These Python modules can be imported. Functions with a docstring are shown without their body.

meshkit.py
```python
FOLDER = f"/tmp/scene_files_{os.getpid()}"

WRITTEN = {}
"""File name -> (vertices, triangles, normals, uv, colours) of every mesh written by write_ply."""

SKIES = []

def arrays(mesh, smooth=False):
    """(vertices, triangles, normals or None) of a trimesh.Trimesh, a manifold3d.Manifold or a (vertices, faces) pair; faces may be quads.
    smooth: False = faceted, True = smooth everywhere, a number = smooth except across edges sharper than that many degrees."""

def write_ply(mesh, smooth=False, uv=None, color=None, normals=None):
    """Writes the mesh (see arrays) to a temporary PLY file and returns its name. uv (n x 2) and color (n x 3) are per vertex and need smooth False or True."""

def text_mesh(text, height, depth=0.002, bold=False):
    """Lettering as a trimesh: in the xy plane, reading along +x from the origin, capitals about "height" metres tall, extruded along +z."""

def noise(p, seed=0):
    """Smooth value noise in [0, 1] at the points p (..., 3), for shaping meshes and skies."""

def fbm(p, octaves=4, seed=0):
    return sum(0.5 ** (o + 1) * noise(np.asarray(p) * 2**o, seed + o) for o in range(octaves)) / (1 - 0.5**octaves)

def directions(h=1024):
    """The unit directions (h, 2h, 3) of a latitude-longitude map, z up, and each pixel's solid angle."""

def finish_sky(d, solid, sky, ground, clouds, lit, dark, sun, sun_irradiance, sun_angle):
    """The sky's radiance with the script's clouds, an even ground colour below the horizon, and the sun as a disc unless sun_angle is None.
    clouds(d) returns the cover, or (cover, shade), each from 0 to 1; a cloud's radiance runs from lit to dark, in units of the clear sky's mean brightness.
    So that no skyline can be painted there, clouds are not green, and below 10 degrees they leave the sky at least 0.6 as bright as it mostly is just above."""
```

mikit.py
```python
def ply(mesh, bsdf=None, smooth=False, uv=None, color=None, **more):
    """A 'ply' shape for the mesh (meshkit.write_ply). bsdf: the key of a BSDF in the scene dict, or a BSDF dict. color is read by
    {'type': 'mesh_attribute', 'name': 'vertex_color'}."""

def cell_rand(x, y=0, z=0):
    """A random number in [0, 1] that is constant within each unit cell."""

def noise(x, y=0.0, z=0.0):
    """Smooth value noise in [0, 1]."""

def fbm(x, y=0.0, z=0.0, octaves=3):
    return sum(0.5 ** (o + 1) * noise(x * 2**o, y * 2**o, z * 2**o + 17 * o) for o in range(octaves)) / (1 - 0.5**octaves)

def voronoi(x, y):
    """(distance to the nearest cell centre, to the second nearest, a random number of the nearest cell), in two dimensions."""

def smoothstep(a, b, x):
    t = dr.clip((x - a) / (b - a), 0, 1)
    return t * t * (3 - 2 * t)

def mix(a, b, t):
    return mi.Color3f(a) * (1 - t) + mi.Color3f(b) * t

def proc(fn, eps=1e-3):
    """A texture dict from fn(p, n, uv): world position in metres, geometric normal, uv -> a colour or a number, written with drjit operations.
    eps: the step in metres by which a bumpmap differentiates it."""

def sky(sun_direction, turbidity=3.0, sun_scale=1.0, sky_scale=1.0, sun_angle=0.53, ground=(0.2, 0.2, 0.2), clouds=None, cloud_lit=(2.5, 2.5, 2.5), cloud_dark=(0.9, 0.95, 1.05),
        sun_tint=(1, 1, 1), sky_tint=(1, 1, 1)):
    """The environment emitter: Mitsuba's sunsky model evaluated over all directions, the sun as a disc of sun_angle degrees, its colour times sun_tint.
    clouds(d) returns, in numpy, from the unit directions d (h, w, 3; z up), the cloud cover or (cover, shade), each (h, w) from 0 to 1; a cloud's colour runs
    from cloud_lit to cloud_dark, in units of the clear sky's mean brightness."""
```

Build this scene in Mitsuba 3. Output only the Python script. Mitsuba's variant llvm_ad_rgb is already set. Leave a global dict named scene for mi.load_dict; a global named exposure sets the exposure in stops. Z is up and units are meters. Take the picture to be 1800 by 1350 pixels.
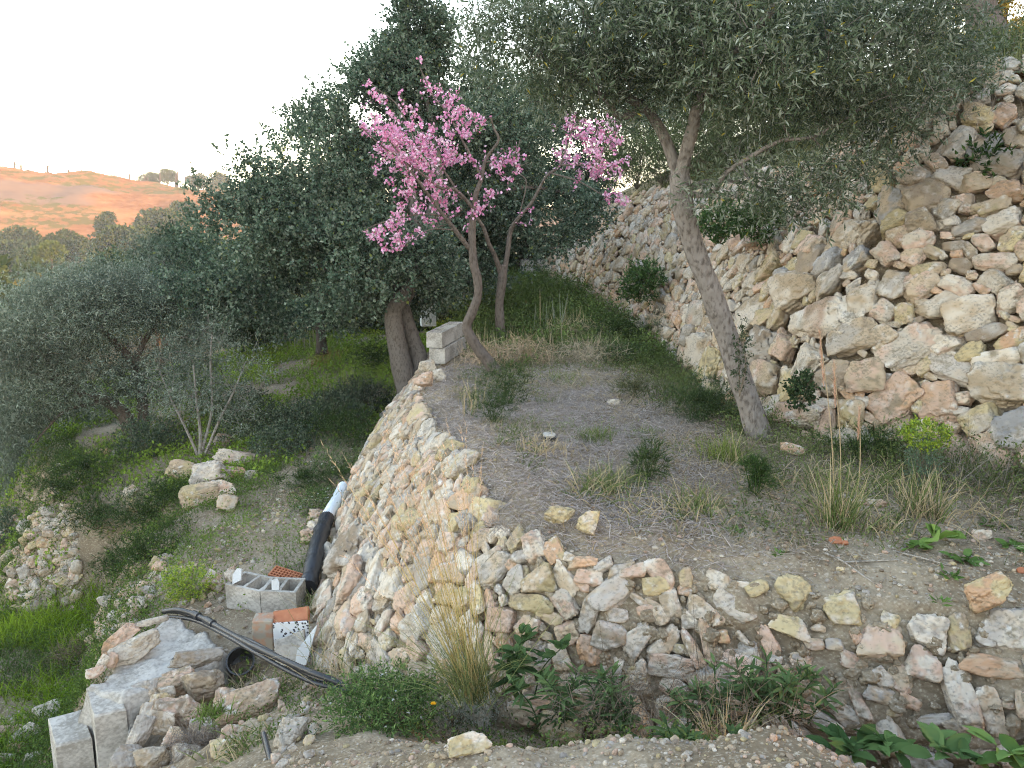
import math
import numpy as np
import trimesh
import mitsuba as mi
import drjit as dr
import mikit
import meshkit
import shapely
from shapely.geometry import Polygon
from scipy.interpolate import RBFInterpolator
from scipy.ndimage import map_coordinates
from scipy.spatial import cKDTree

T = mi.ScalarTransform4f
scene, labels = {}, {}

# ------------------------------------------------------------------ camera, sky, exposure
F, PITCH = 1372.0, math.radians(11.3)
EYE = np.array([0.0, 0.0, 1.7])
FWD = np.array([0, math.cos(PITCH), -math.sin(PITCH)])
UPV = np.array([0, math.sin(PITCH), math.cos(PITCH)])
RIGHT = np.array([1.0, 0, 0])
scene['camera'] = {'type': 'perspective', 'fov': 2 * math.degrees(math.atan(900 / F)), 'fov_axis': 'x', 'near_clip': 0.05, 'far_clip': 4000.0,
                   'to_world': T().look_at(origin=EYE.tolist(), target=(EYE + FWD).tolist(), up=[0, 0, 1])}
SUN = np.array([0.97, -0.22, math.tan(math.radians(10.0))])
scene['sky'] = mikit.sky(SUN.tolist(), turbidity=3.0, sun_scale=0.085, sky_scale=1.0, sky_tint=(1.27, 0.98, 0.84), sun_tint=(1, 0.88, 0.68))
exposure = 5.65


# ------------------------------------------------------------------ helpers
def at(u, v, y):
    """The point of the photograph's pixel (u, v) at the distance y in front of the camera."""
    d = FWD + (u - 900) / F * RIGHT + (675 - v) / F * UPV
    return EYE + d * (y / d[1])


def at_z(u, v, z):
    d = FWD + (u - 900) / F * RIGHT + (675 - v) / F * UPV
    return EYE + d * ((z - 1.7) / d[2])


def proj(p):
    q = np.asarray(p, float) - EYE
    w = q @ FWD
    return np.stack([900 + F * (q @ RIGHT) / w, 675 - F * (q @ UPV) / w], -1), w


def unit(a):
    a = np.asarray(a, float)
    return a / np.maximum(np.linalg.norm(a, axis=-1, keepdims=True), 1e-9)


def ss(a, b, x):
    t = np.clip((np.asarray(x, float) - a) / (b - a), 0, 1)
    return t * t * (3 - 2 * t)


def catmull(pts, n):
    p = np.asarray(pts, float)
    if len(p) == 2:
        return p[0] + (p[1] - p[0]) * np.linspace(0, 1, n)[:, None]
    q = np.vstack([2 * p[0] - p[1], p, 2 * p[-1] - p[-2]])
    t = np.linspace(0, len(p) - 1 - 1e-9, n)
    i = t.astype(int)
    f = (t - i)[:, None]
    a, b, c, d = q[i], q[i + 1], q[i + 2], q[i + 3]
    return 0.5 * (2 * b + (c - a) * f + (2 * a - 5 * b + 4 * c - d) * f ** 2 + (3 * b - a - 3 * c + d) * f ** 3)


class Mesh:
    """Collects triangles with a colour per vertex."""

    def __init__(self):
        self.v, self.f, self.c, self.n = [], [], [], 0

    def add(self, v, f, c):
        v = np.asarray(v, float).reshape(-1, 3)
        f = np.asarray(f, int)
        if f.shape[1] == 4:
            f = np.vstack([f[:, [0, 1, 2]], f[:, [0, 2, 3]]])
        self.v.append(v)
        self.f.append(f + self.n)
        self.c.append(np.broadcast_to(np.asarray(c, float), v.shape))
        self.n += len(v)
        return self

    def get(self):
        return np.vstack(self.v), np.vstack(self.f), np.clip(np.vstack(self.c), 0, 1)


def free(key):
    if key not in scene and key not in labels and not any(k.startswith(key + '__') for k in scene):
        return key
    i = 1
    while f'{key}_{i:03d}' in USED or f'{key}_{i:03d}' in scene:
        i += 1
    return f'{key}_{i:03d}'


USED = set()


def name(key):
    """key, or key with the next free number."""
    k, i = key, 0
    while k in USED:
        i += 1
        k = f'{key}_{i:03d}'
    USED.add(k)
    return k


def put(key, mesh, bsdf, smooth=False, parent=None):
    """One mesh of the scene, a part of parent if that is given."""
    k = name(key if parent is None else parent + '__' + key)
    if isinstance(mesh, Mesh):
        v, f, c = mesh.get()
        scene[k] = mikit.ply((v, f), 'mat_' + bsdf, smooth=smooth, color=c)
    else:
        scene[k] = mikit.ply(mesh, 'mat_' + bsdf, smooth=smooth)
    return k


def tell(k, label=None, cat=None, group=None, kind=None):
    d = {a: b for a, b in (('label', label), ('category', cat), ('group', group), ('kind', kind)) if b}
    labels[k] = d
    return k


def thing(key, label, cat, group=None):
    return tell(name(key), label, cat, group, 'thing')


# ------------------------------------------------------------------ materials
COL = {'type': 'mesh_attribute', 'name': 'vertex_color'}


def rgb(*c):
    return {'type': 'rgb', 'value': list(c)}


def stone_bump(p, n, uv):
    a = mikit.fbm(p.x * 38, p.y * 38, p.z * 38, 3)
    return 0.022 * a + 0.010 * mikit.noise(p.x * 14, p.y * 14, p.z * 14)


def stone_spots(p, n, uv):
    a = mikit.fbm(p.x * 75, p.y * 75, p.z * 75, 3)
    b = mikit.noise(p.x * 9 + 40, p.y * 9, p.z * 9)
    return 0.6 * mikit.smoothstep(0.52, 0.85, a * 0.8 + b * 0.3)


scene['mat_stone'] = {'type': 'bumpmap', 'arbitrary': mikit.proc(stone_bump, 2e-3), 'scale': 1.0,
                  'bsdf': {'type': 'blendbsdf', 'weight': mikit.proc(stone_spots),
                           'a': {'type': 'diffuse', 'reflectance': COL},
                           'b': {'type': 'diffuse', 'reflectance': rgb(0.17, 0.145, 0.11)}}}


def earth_col(p, n, uv):
    a = mikit.fbm(p.x * 3.1, p.y * 3.1, p.z * 3.1, 3)
    b = mikit.fbm(p.x * 85, p.y * 85, p.z * 85, 3)
    c = mikit.mix((0.195, 0.15, 0.10), (0.335, 0.275, 0.20), mikit.smoothstep(0.3, 0.7, a * 0.5 + b * 0.5))
    return mikit.mix(c, (0.42, 0.36, 0.28), mikit.smoothstep(0.60, 0.75, b))


def earth_bump(p, n, uv):
    return 0.03 * mikit.fbm(p.x * 16, p.y * 16, p.z * 16, 4)


scene['mat_earth'] = {'type': 'twosided', 'bsdf': {'type': 'bumpmap', 'arbitrary': mikit.proc(earth_bump, 3e-3), 'scale': 1.0,
                  'bsdf': {'type': 'diffuse', 'reflectance': mikit.proc(earth_col)}}}


def bark_bump(p, n, uv):
    return 0.030 * mikit.fbm(p.x * 34, p.y * 34, p.z * 12, 4)


def bark_spots(p, n, uv):
    return 0.7 * mikit.smoothstep(0.42, 0.80, mikit.fbm(p.x * 60, p.y * 60, p.z * 22 + 7, 3))


scene['mat_bark'] = {'type': 'twosided', 'bsdf': {'type': 'bumpmap', 'arbitrary': mikit.proc(bark_bump, 3e-3), 'scale': 1.0,
                 'bsdf': {'type': 'blendbsdf', 'weight': mikit.proc(bark_spots),
                          'a': {'type': 'diffuse', 'reflectance': COL}, 'b': {'type': 'diffuse', 'reflectance': rgb(0.075, 0.06, 0.048)}}}}
scene['mat_leaf'] = {'type': 'principledthin', 'base_color': COL, 'roughness': 0.55, 'diff_trans': 0.55, 'spec_trans': 0.0, 'eta': 1.35}
scene['mat_matte'] = {'type': 'twosided', 'bsdf': {'type': 'diffuse', 'reflectance': COL}}


def concrete_col(p, n, uv):
    a = mikit.fbm(p.x * 7, p.y * 7, p.z * 7, 3)
    b = mikit.fbm(p.x * 60, p.y * 60, p.z * 60, 2)
    return mikit.mix((0.29, 0.265, 0.23), (0.53, 0.50, 0.455), mikit.smoothstep(0.3, 0.7, a * 0.6 + b * 0.4))


def concrete_bump(p, n, uv):
    return 0.006 * mikit.fbm(p.x * 50, p.y * 50, p.z * 50, 3)


scene['mat_concrete'] = {'type': 'twosided', 'bsdf': {'type': 'bumpmap', 'arbitrary': mikit.proc(concrete_bump, 2e-3), 'scale': 1.0,
                     'bsdf': {'type': 'diffuse', 'reflectance': mikit.proc(concrete_col)}}}


def brick_col(p, n, uv):
    a = mikit.fbm(p.x * 28, p.y * 28, p.z * 28, 3)
    return mikit.mix((0.36, 0.13, 0.07), (0.50, 0.23, 0.13), a)


scene['mat_brick_clay'] = {'type': 'twosided', 'bsdf': {'type': 'diffuse', 'reflectance': mikit.proc(brick_col)}}


def brick_dirty(p, n, uv):
    a = mikit.fbm(p.x * 28, p.y * 28, p.z * 28, 3)
    return mikit.mix((0.42, 0.24, 0.16), (0.36, 0.32, 0.26), mikit.smoothstep(0.3, 0.6, a))


scene['mat_brick_mortared'] = {'type': 'twosided', 'bsdf': {'type': 'bumpmap', 'arbitrary': mikit.proc(concrete_bump, 2e-3), 'scale': 1.0,
                           'bsdf': {'type': 'diffuse', 'reflectance': mikit.proc(brick_dirty)}}}


def terrazzo_col(p, n, uv):
    d1, d2, w = mikit.voronoi(p.x * 42 + p.y * 25, p.z * 42 + p.y * 13)
    chip = mikit.smoothstep(0.34, 0.28, d1) * dr.select(w > 0.35, 1.0, 0.0)
    return mikit.mix((0.52, 0.53, 0.54), (0.03, 0.032, 0.04), chip)


scene['mat_terrazzo'] = {'type': 'twosided', 'bsdf': {'type': 'principled', 'base_color': mikit.proc(terrazzo_col), 'roughness': 0.45}}
scene['mat_black_plastic'] = {'type': 'twosided', 'bsdf': {'type': 'principled', 'base_color': rgb(0.028, 0.029, 0.033), 'roughness': 0.36, 'specular': 0.5}}


def tape_bump(p, n, uv):
    return 0.008 * mikit.fbm(p.x * 20, p.y * 60, p.z * 60, 3)


scene['mat_black_tape'] = {'type': 'bumpmap', 'arbitrary': mikit.proc(tape_bump, 2e-3), 'scale': 1.0,
                       'bsdf': {'type': 'principled', 'base_color': rgb(0.02, 0.021, 0.026), 'roughness': 0.38}}
scene['mat_white_plastic'] = {'type': 'twosided', 'bsdf': {'type': 'principled', 'base_color': rgb(0.72, 0.76, 0.78), 'roughness': 0.35}}
scene['mat_white_glaze'] = {'type': 'twosided', 'bsdf': {'type': 'principled', 'base_color': rgb(0.55, 0.56, 0.56), 'roughness': 0.4}}
scene['mat_blue_metal'] = {'type': 'twosided', 'bsdf': {'type': 'principled', 'base_color': rgb(0.38, 0.50, 0.62), 'roughness': 0.5}}


def quarry_col(p, n, uv):
    a = mikit.fbm(p.x * 0.06, p.y * 0.06, p.z * 0.10, 4)
    b = mikit.fbm(p.x * 0.5, p.y * 0.5, p.z * 0.9, 3)
    s = mikit.fbm(p.x * 0.012, p.y * 0.012, p.z * 0.55, 3)
    c = mikit.mix((0.20, 0.085, 0.04), (0.40, 0.185, 0.085), mikit.smoothstep(0.3, 0.7, a * 0.3 + b * 0.3 + s * 0.4))
    c = mikit.mix(c, (0.19, 0.135, 0.11), mikit.smoothstep(0.54, 0.60, mikit.fbm(p.x * 0.03 + 9, p.y * 0.03, p.z * 0.05, 3)) * 0.8)
    g = mikit.smoothstep(0.50, 0.58, mikit.fbm(p.x * 0.045 + 3, p.y * 0.045, p.z * 0.12 + 5, 4)) * mikit.smoothstep(0.35, 0.6, b)
    return mikit.mix(c, (0.10, 0.10, 0.035), g * 0.8)


scene['mat_quarry_soil'] = {'type': 'twosided', 'bsdf': {'type': 'diffuse', 'reflectance': mikit.proc(quarry_col)}}


def hill_col(p, n, uv):
    a = mikit.fbm(p.x * 0.9, p.y * 0.9, p.z * 0.9, 4)
    b = mikit.fbm(p.x * 9, p.y * 9, p.z * 9, 3)
    c = mikit.mix((0.10, 0.10, 0.045), (0.26, 0.215, 0.145), mikit.smoothstep(0.35, 0.65, a))
    return mikit.mix(c, (0.33, 0.28, 0.21), mikit.smoothstep(0.5, 0.7, b) * 0.6)


scene['mat_hill_soil'] = {'type': 'twosided', 'bsdf': {'type': 'bumpmap', 'arbitrary': mikit.proc(earth_bump, 3e-3), 'scale': 1.0, 'bsdf': {'type': 'diffuse', 'reflectance': mikit.proc(hill_col)}}}

# ------------------------------------------------------------------ shape makers
ICO = {k: (np.array(m.vertices), np.array(m.faces)) for k, m in ((k, trimesh.creation.icosphere(subdivisions=k)) for k in (1, 2, 3, 4))}
PAL = {'W': (0.595, 0.52, 0.425), 'G': (0.43, 0.385, 0.335), 'B': (0.345, 0.33, 0.32), 'P': (0.565, 0.405, 0.305), 'O': (0.55, 0.355, 0.225),
       'Y': (0.50, 0.405, 0.235), 'T': (0.49, 0.385, 0.27), 'N': (0.35, 0.275, 0.205)}
MATES = {'W': 'WTPG', 'G': 'GWTN', 'B': 'BGTG', 'P': 'PWOT', 'O': 'OPTY', 'Y': 'YTYW', 'T': 'TYWP', 'N': 'NTPG'}


def rock(rng, a, b, c, kind='W', level=3, rough=0.10, boxy=0.5):
    """A broken stone with half axes a, b, c: a polytope with worn edges and pitted faces; (vertices, faces, colours)."""
    d, f = ICO[level]
    n = unit(rng.normal(size=(7, 3)))
    h = rng.uniform(0.58, 0.95, 7)
    ax = np.vstack([np.eye(3), -np.eye(3)])
    n = np.vstack([n, unit(ax + rng.normal(size=(6, 3)) * 0.16)])
    h = np.concatenate([h, rng.uniform(0.55, 0.80, 6) + (1 - boxy) * 0.3])
    q = d @ n.T
    r = np.where(q > 0.05, h / np.maximum(q, 0.05), 9)
    k = 38.0
    r = -np.log(np.exp(-k * r).sum(1)) / k
    r = np.minimum(r, 1.3)
    v = d * r[:, None]
    o = rng.uniform(0, 100, 3)
    crack = np.abs(meshkit.fbm(v * 2.6 + o + 3, 3) - 0.5)
    v = v + d * ((meshkit.fbm(v * 1.7 + o, 3) - 0.5) * rough * 2.6 + (meshkit.fbm(v * 6 + o, 3) - 0.5) * rough * 1.9 - ss(0.05, 0.0, crack) * rough * 0.9)[:, None]
    v = v / np.abs(v).max(0) * (a, b, c)
    base = np.array(PAL[kind]) * rng.uniform(0.82, 1.14)
    m = MATES[kind]
    second = np.array(PAL[m[rng.integers(1, len(m))]]) * rng.uniform(0.8, 1.1)
    s = v / max(a, b)
    t = ss(0.46, 0.62, meshkit.fbm(s * 1.6 + o + 5, 4))[:, None]
    col = base * (1 - t) + second * t
    w = ss(0.60, 0.72, meshkit.fbm(s * 4 + o + 9, 3))[:, None] * rng.uniform(0.2, 0.9)
    col = col * (1 - w) + np.array([0.66, 0.63, 0.58]) * w
    k2 = ss(0.56, 0.7, meshkit.fbm(s * 5 + o + 21, 3))[:, None] * rng.uniform(0, 0.8)
    col = col * (1 - k2) + np.array([0.24, 0.20, 0.14]) * k2
    return v, f, np.clip(col, 0.02, 0.8)


def frame(x, z):
    """Columns: x made square to z, y, z."""
    z = unit(z)
    x = unit(x - (x @ z) * z)
    return np.stack([x, np.cross(z, x), z], 1)


def blades(m, rng, p, d, ln, w, bend, seg, c0, c1):
    """Grass blades: root p, direction d, length, width, droop; colours from c0 at the root to c1 at the tip."""
    n = len(p)
    d = unit(d)
    ln, w, bend = (np.broadcast_to(x, (n,)).astype(float) for x in (ln, w, bend))
    side = unit(np.cross(d, unit(rng.normal(size=(n, 3)))))
    c0, c1 = (np.broadcast_to(np.asarray(c, float), (n, 3)) for c in (c0, c1))
    hor = d * [1, 1, 0]
    rows, cols = [], []
    for k in range(seg + 1):
        t = k / seg
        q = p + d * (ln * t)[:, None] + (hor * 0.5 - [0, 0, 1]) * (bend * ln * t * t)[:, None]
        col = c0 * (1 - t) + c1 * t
        if k < seg:
            half = (w * 0.5 * (1 - t) ** 0.6)[:, None] * side
            rows += [q - half, q + half]
            cols += [col, col]
        else:
            rows.append(q)
            cols.append(col)
    per = 2 * seg + 1
    v = np.stack(rows, 1).reshape(-1, 3)
    c = np.stack(cols, 1).reshape(-1, 3)
    f = []
    for k in range(seg - 1):
        f += [[2 * k, 2 * k + 1, 2 * k + 3], [2 * k, 2 * k + 3, 2 * k + 2]]
    f.append([2 * seg - 2, 2 * seg - 1, 2 * seg])
    f = (np.array(f)[None] + (np.arange(n) * per)[:, None, None]).reshape(-1, 3)
    m.add(v, f, c)


def leaves(m, rng, p, d, ln, w, c, fold=0.25, nrm=None):
    """Pointed leaves, folded along the midrib."""
    n = len(p)
    d = unit(d)
    ln, w = (np.broadcast_to(x, (n,)).astype(float)[:, None] for x in (ln, w))
    up = unit(rng.normal(size=(n, 3)) * 0.7 + [0, 0, 0.8]) if nrm is None else nrm
    s = unit(np.cross(d, up))
    k = np.cross(s, d)
    v = np.stack([p, p + d * ln * 0.48 + s * w * 0.5 + k * w * fold, p + d * ln, p + d * ln * 0.48 - s * w * 0.5 + k * w * fold], 1).reshape(-1, 3)
    f = (np.array([[0, 1, 2], [0, 2, 3]])[None] + (np.arange(n) * 4)[:, None, None]).reshape(-1, 3)
    m.add(v, f, np.repeat(np.broadcast_to(np.asarray(c, float), (n, 3)), 4, 0))


def broad(m, rng, p, d, ln, w, c, curl=0.2):
    """Rounder leaves of eight corners with a bent blade."""
    n = len(p)
    d = unit(d)
    ln, w = (np.broadcast_to(x, (n,)).astype(float)[:, None] for x in (ln, w))
    s = unit(np.cross(d, unit(rng.normal(size=(n, 3)) * 0.35 + [0, 0, 1.0])))
    k = np.cross(s, d)
    pts = []
    for t, h in ((0.0, 0.0), (0.22, 0.38), (0.55, 0.5), (0.83, 0.3), (1.0, 0.0), (0.83, -0.3), (0.55, -0.5), (0.22, -0.38), (0.5, 0.0)):
        z = -curl * t * t * ln + np.abs(h) * 0.35 * w
        pts.append(p + d * ln * t + s * w * h + k * z)
    v = np.stack(pts, 1).reshape(-1, 3)
    f = np.array([[i, (i + 1) % 8, 8] for i in range(8)])
    f = (f[None] + (np.arange(n) * 9)[:, None, None]).reshape(-1, 3)
    m.add(v, f, np.repeat(np.broadcast_to(np.asarray(c, float), (n, 3)), 9, 0))


def tube(m, pts, rad, col, sides=7, rng=None, lump=0.0):
    p = np.asarray(pts, float)
    r = np.broadcast_to(rad, (len(p),)).astype(float)
    t = unit(np.gradient(p, axis=0))
    a = np.cross(t[0], [0.3, 0.9, 0.2])
    A = []
    for k in range(len(p)):
        a = unit(a - (a @ t[k]) * t[k])
        A.append(a)
    A = np.array(A)
    B = np.cross(t, A)
    ang = np.arange(sides) * 2 * np.pi / sides
    v = A[:, None] * np.cos(ang)[None, :, None] + B[:, None] * np.sin(ang)[None, :, None]
    rr = np.repeat(r[:, None], sides, 1)
    if lump:
        rr = rr * (1 + lump * 2 * (meshkit.fbm((p[:, None] + v * r[:, None, None]) * (5.0, 5.0, 3.2) + 31, 3) - 0.5))
    v = (p[:, None] + v * rr[..., None]).reshape(-1, 3)
    i, j = np.meshgrid(np.arange(len(p) - 1), np.arange(sides), indexing='ij')
    q = np.stack([i * sides + j, i * sides + (j + 1) % sides, (i + 1) * sides + (j + 1) % sides, (i + 1) * sides + j], -1).reshape(-1, 4)
    n = len(v)
    v = np.vstack([v, p[0], p[-1]])
    caps = [[n, (k + 1) % sides, k] for k in range(sides)] + [[n + 1, n - sides + k, n - sides + (k + 1) % sides] for k in range(sides)]
    f = np.vstack([q[:, [0, 1, 2]], q[:, [0, 2, 3]], caps])
    m.add(v, f, col)


def grid_mesh(P):
    """Triangles of a grid of points (n, m, 3)."""
    n, k = P.shape[:2]
    i, j = np.meshgrid(np.arange(n - 1), np.arange(k - 1), indexing='ij')
    a = i * k + j
    return P.reshape(-1, 3), np.stack([a, a + k, a + k + 1, a + 1], -1).reshape(-1, 4)


def block(lo, hi, bevel=0.006):
    """A box from lo to hi with bevelled edges."""
    lo, hi = np.asarray(lo, float), np.asarray(hi, float)
    pts = []
    for s in np.ndindex(2, 2, 2):
        c = np.where(s, hi, lo)
        for k in range(3):
            e = np.where(s, -bevel, bevel).astype(float)
            e[k] = 0
            pts.append(c + e)
    return trimesh.convex.convex_hull(np.array(pts))


def pose(mesh, origin, x, z):
    """The mesh with its axes turned to x and z and moved to origin."""
    M = np.eye(4)
    M[:3, :3] = frame(np.asarray(x, float), np.asarray(z, float))
    M[:3, 3] = origin
    mesh = mesh.copy()
    mesh.apply_transform(M)
    return mesh
# ------------------------------------------------------------------ where the walls stand: foot and top lines, in matching pairs
W1_TOP = np.array([(2.9, 3.15), (2.33, 3.3), (1.65, 3.5), (1.0, 3.68), (0.35, 3.85), (-0.02, 4.25), (-0.22, 4.65), (-0.35, 5.2), (-0.52, 6.0), (-0.8, 7.0),
                   (-0.93, 7.7), (-1.03, 8.8), (-1.0, 10.5), (-0.9, 12), (-0.6, 14), (-0.3, 17)])
W1_FOOT = np.array([(3.0, 2.9, -.75), (2.4, 2.98, -.75), (1.7, 3.2, -.77), (1.05, 3.38, -.77), (0.4, 3.55, -.8), (-0.15, 3.75, -.9), (-0.75, 4.15, -1.08), (-1.32, 4.86, -1.25),
                    (-1.62, 6.0, -1.3), (-1.75, 7.3, -1.2), (-1.83, 8.3, -1.15), (-1.83, 9.3, -1.05), (-1.78, 10.8, -.97), (-1.7, 12, -.92), (-1.4, 14, -.8), (-1.1, 17, -.6)])


def terrace_z(x, y):
    x, y = np.asarray(x, float), np.asarray(y, float)
    z = np.interp(y, [2, 3.2, 5, 7, 9, 10.5, 12.5, 15, 20], [0.02, 0.05, 0.08, 0.04, 0.0, 0.02, 0.22, 0.45, 0.6])
    p = np.stack([x, y, x * 0], -1)
    z = z + (meshkit.fbm(p * 1.3, 3, 5) - 0.5) * 0.10 + (meshkit.fbm(p * 7, 3, 8) - 0.5) * 0.035
    return z + 0.10 * np.exp(-((x + 0.15) ** 2 + (y - 5.6) ** 2) / 0.8)


W2_FOOT = np.array([(3.55, 2.6, .05), (3.45, 4.0, .05), (3.35, 4.7, .08), (2.85, 5.6, .08), (2.3, 5.95, .06), (2.2, 6.6, .04), (1.98, 7.8, .02), (2.1, 9.8, .0), (1.77, 12, .15), (1.2, 14.8, .45), (0.52, 17.6, .6)])
W2_TOP = np.array([(5.0, 3.0, 2.95), (4.95, 4.5, 2.95), (4.8, 5.4, 2.95), (4.2, 6.2, 2.95), at(1692, 130, 6.7), at(1560, 215, 7.6), at(1430, 280, 8.9), at(1290, 322, 10.9), at(1190, 330, 13.0), at(1090, 352, 15.3), at(985, 425, 17.9)])
# the brink of the lower terrace, left of the path
BRINK = np.array([(-3.6, -6), (-3.5, 0), (-3.25, 4.2), (-3.0, 5.1), (-3.05, 6.0), (-3.4, 7.1), (-3.75, 8.3), (-4.5, 9.1), (-5.6, 9.4), (-6.4, 11), (-8.5, 14), (-14, 22), (-40, 45)])


def near_xy(pts, poly):
    """Distance of the points from the polyline."""
    best = np.full(len(pts), 1e9)
    for a, b in zip(poly[:-1], poly[1:]):
        d = b - a
        t = np.clip(((pts - a) @ d) / (d @ d), 0, 1)
        best = np.minimum(best, np.linalg.norm(pts - a - t[:, None] * d, axis=1))
    return best


KEEP = Polygon(np.vstack([BRINK, [(60, 45), (60, -6)]]))
TERRACE = Polygon(np.vstack([W1_TOP, [(-0.3, 19.5), (0.9, 19.5)], (W2_FOOT[::-1, :2] + [0.35, 0.1]), [(3.9, 2.6)]])).buffer(0)

hi = [(0.3, 2.0, 0), (1.5, 2.0, 0), (2.6, 1.9, 0), (0.35, 2.42, -.03), (0.9, 2.38, 0), (1.45, 2.25, 0), (2.2, 2.15, 0), (-0.15, 2.42, -.06), (0, 1.2, 0), (3, 1.2, 0), (-1, 1.5, -.35), (-2.2, 1.8, -1.0), (-3, 2.5, -1.5),
      (0, -3, 0), (4, -3, 0), (-3, -3, -1.2), (0.4, 3.15, -.85), (1.0, 3.0, -.86), (1.7, 2.82, -.86), (2.5, 2.65, -.85), (0.4, 3.6, -.85), (1.0, 3.5, -.85), (2, 3.3, -.85), (3.5, 2.6, -.6), (-0.2, 3.6, -.88)]
hi += [tuple(at_z(u, v, z)) for u, v, z in (
    (620, 1215, -1.05), (560, 1250, -.98), (437, 1262, -.95), (690, 1255, -.82), (520, 1315, -.55), (650, 1325, -.3), (780, 1310, -.12), (300, 1345, -1.55), (120, 1349, -2.1), (480, 1190, -1.28), (500, 1130, -1.28), (560, 1020, -1.27),
    (450, 990, -1.27), (330, 1000, -1.3), (400, 930, -1.27), (480, 850, -1.22), (560, 800, -1.15), (560, 720, -1.1), (450, 760, -1.22), (620, 700, -1.0), (700, 690, -.95), (560, 640, -1.0), (660, 620, -.85), (480, 620, -1.15),
    (300, 765, -1.42), (230, 778, -1.5), (560, 590, -.95), (380, 1110, -1.3), (250, 1110, -1.4), (180, 1180, -1.5))]
hi += [(-1.5, 22, -.9), (-6, 24, -1.6), (-1, 26, -1.0), (-14, 26, -4), (-1.2, 9, -1.1), (0, 12, -1), (3, 6, -.8), (3, 20, -.5), (-6, 17, -1.3)]
HI = np.array(hi)
RBF_HI = RBFInterpolator(HI[:, :2], HI[:, 2], kernel='linear', smoothing=0.02)


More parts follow.
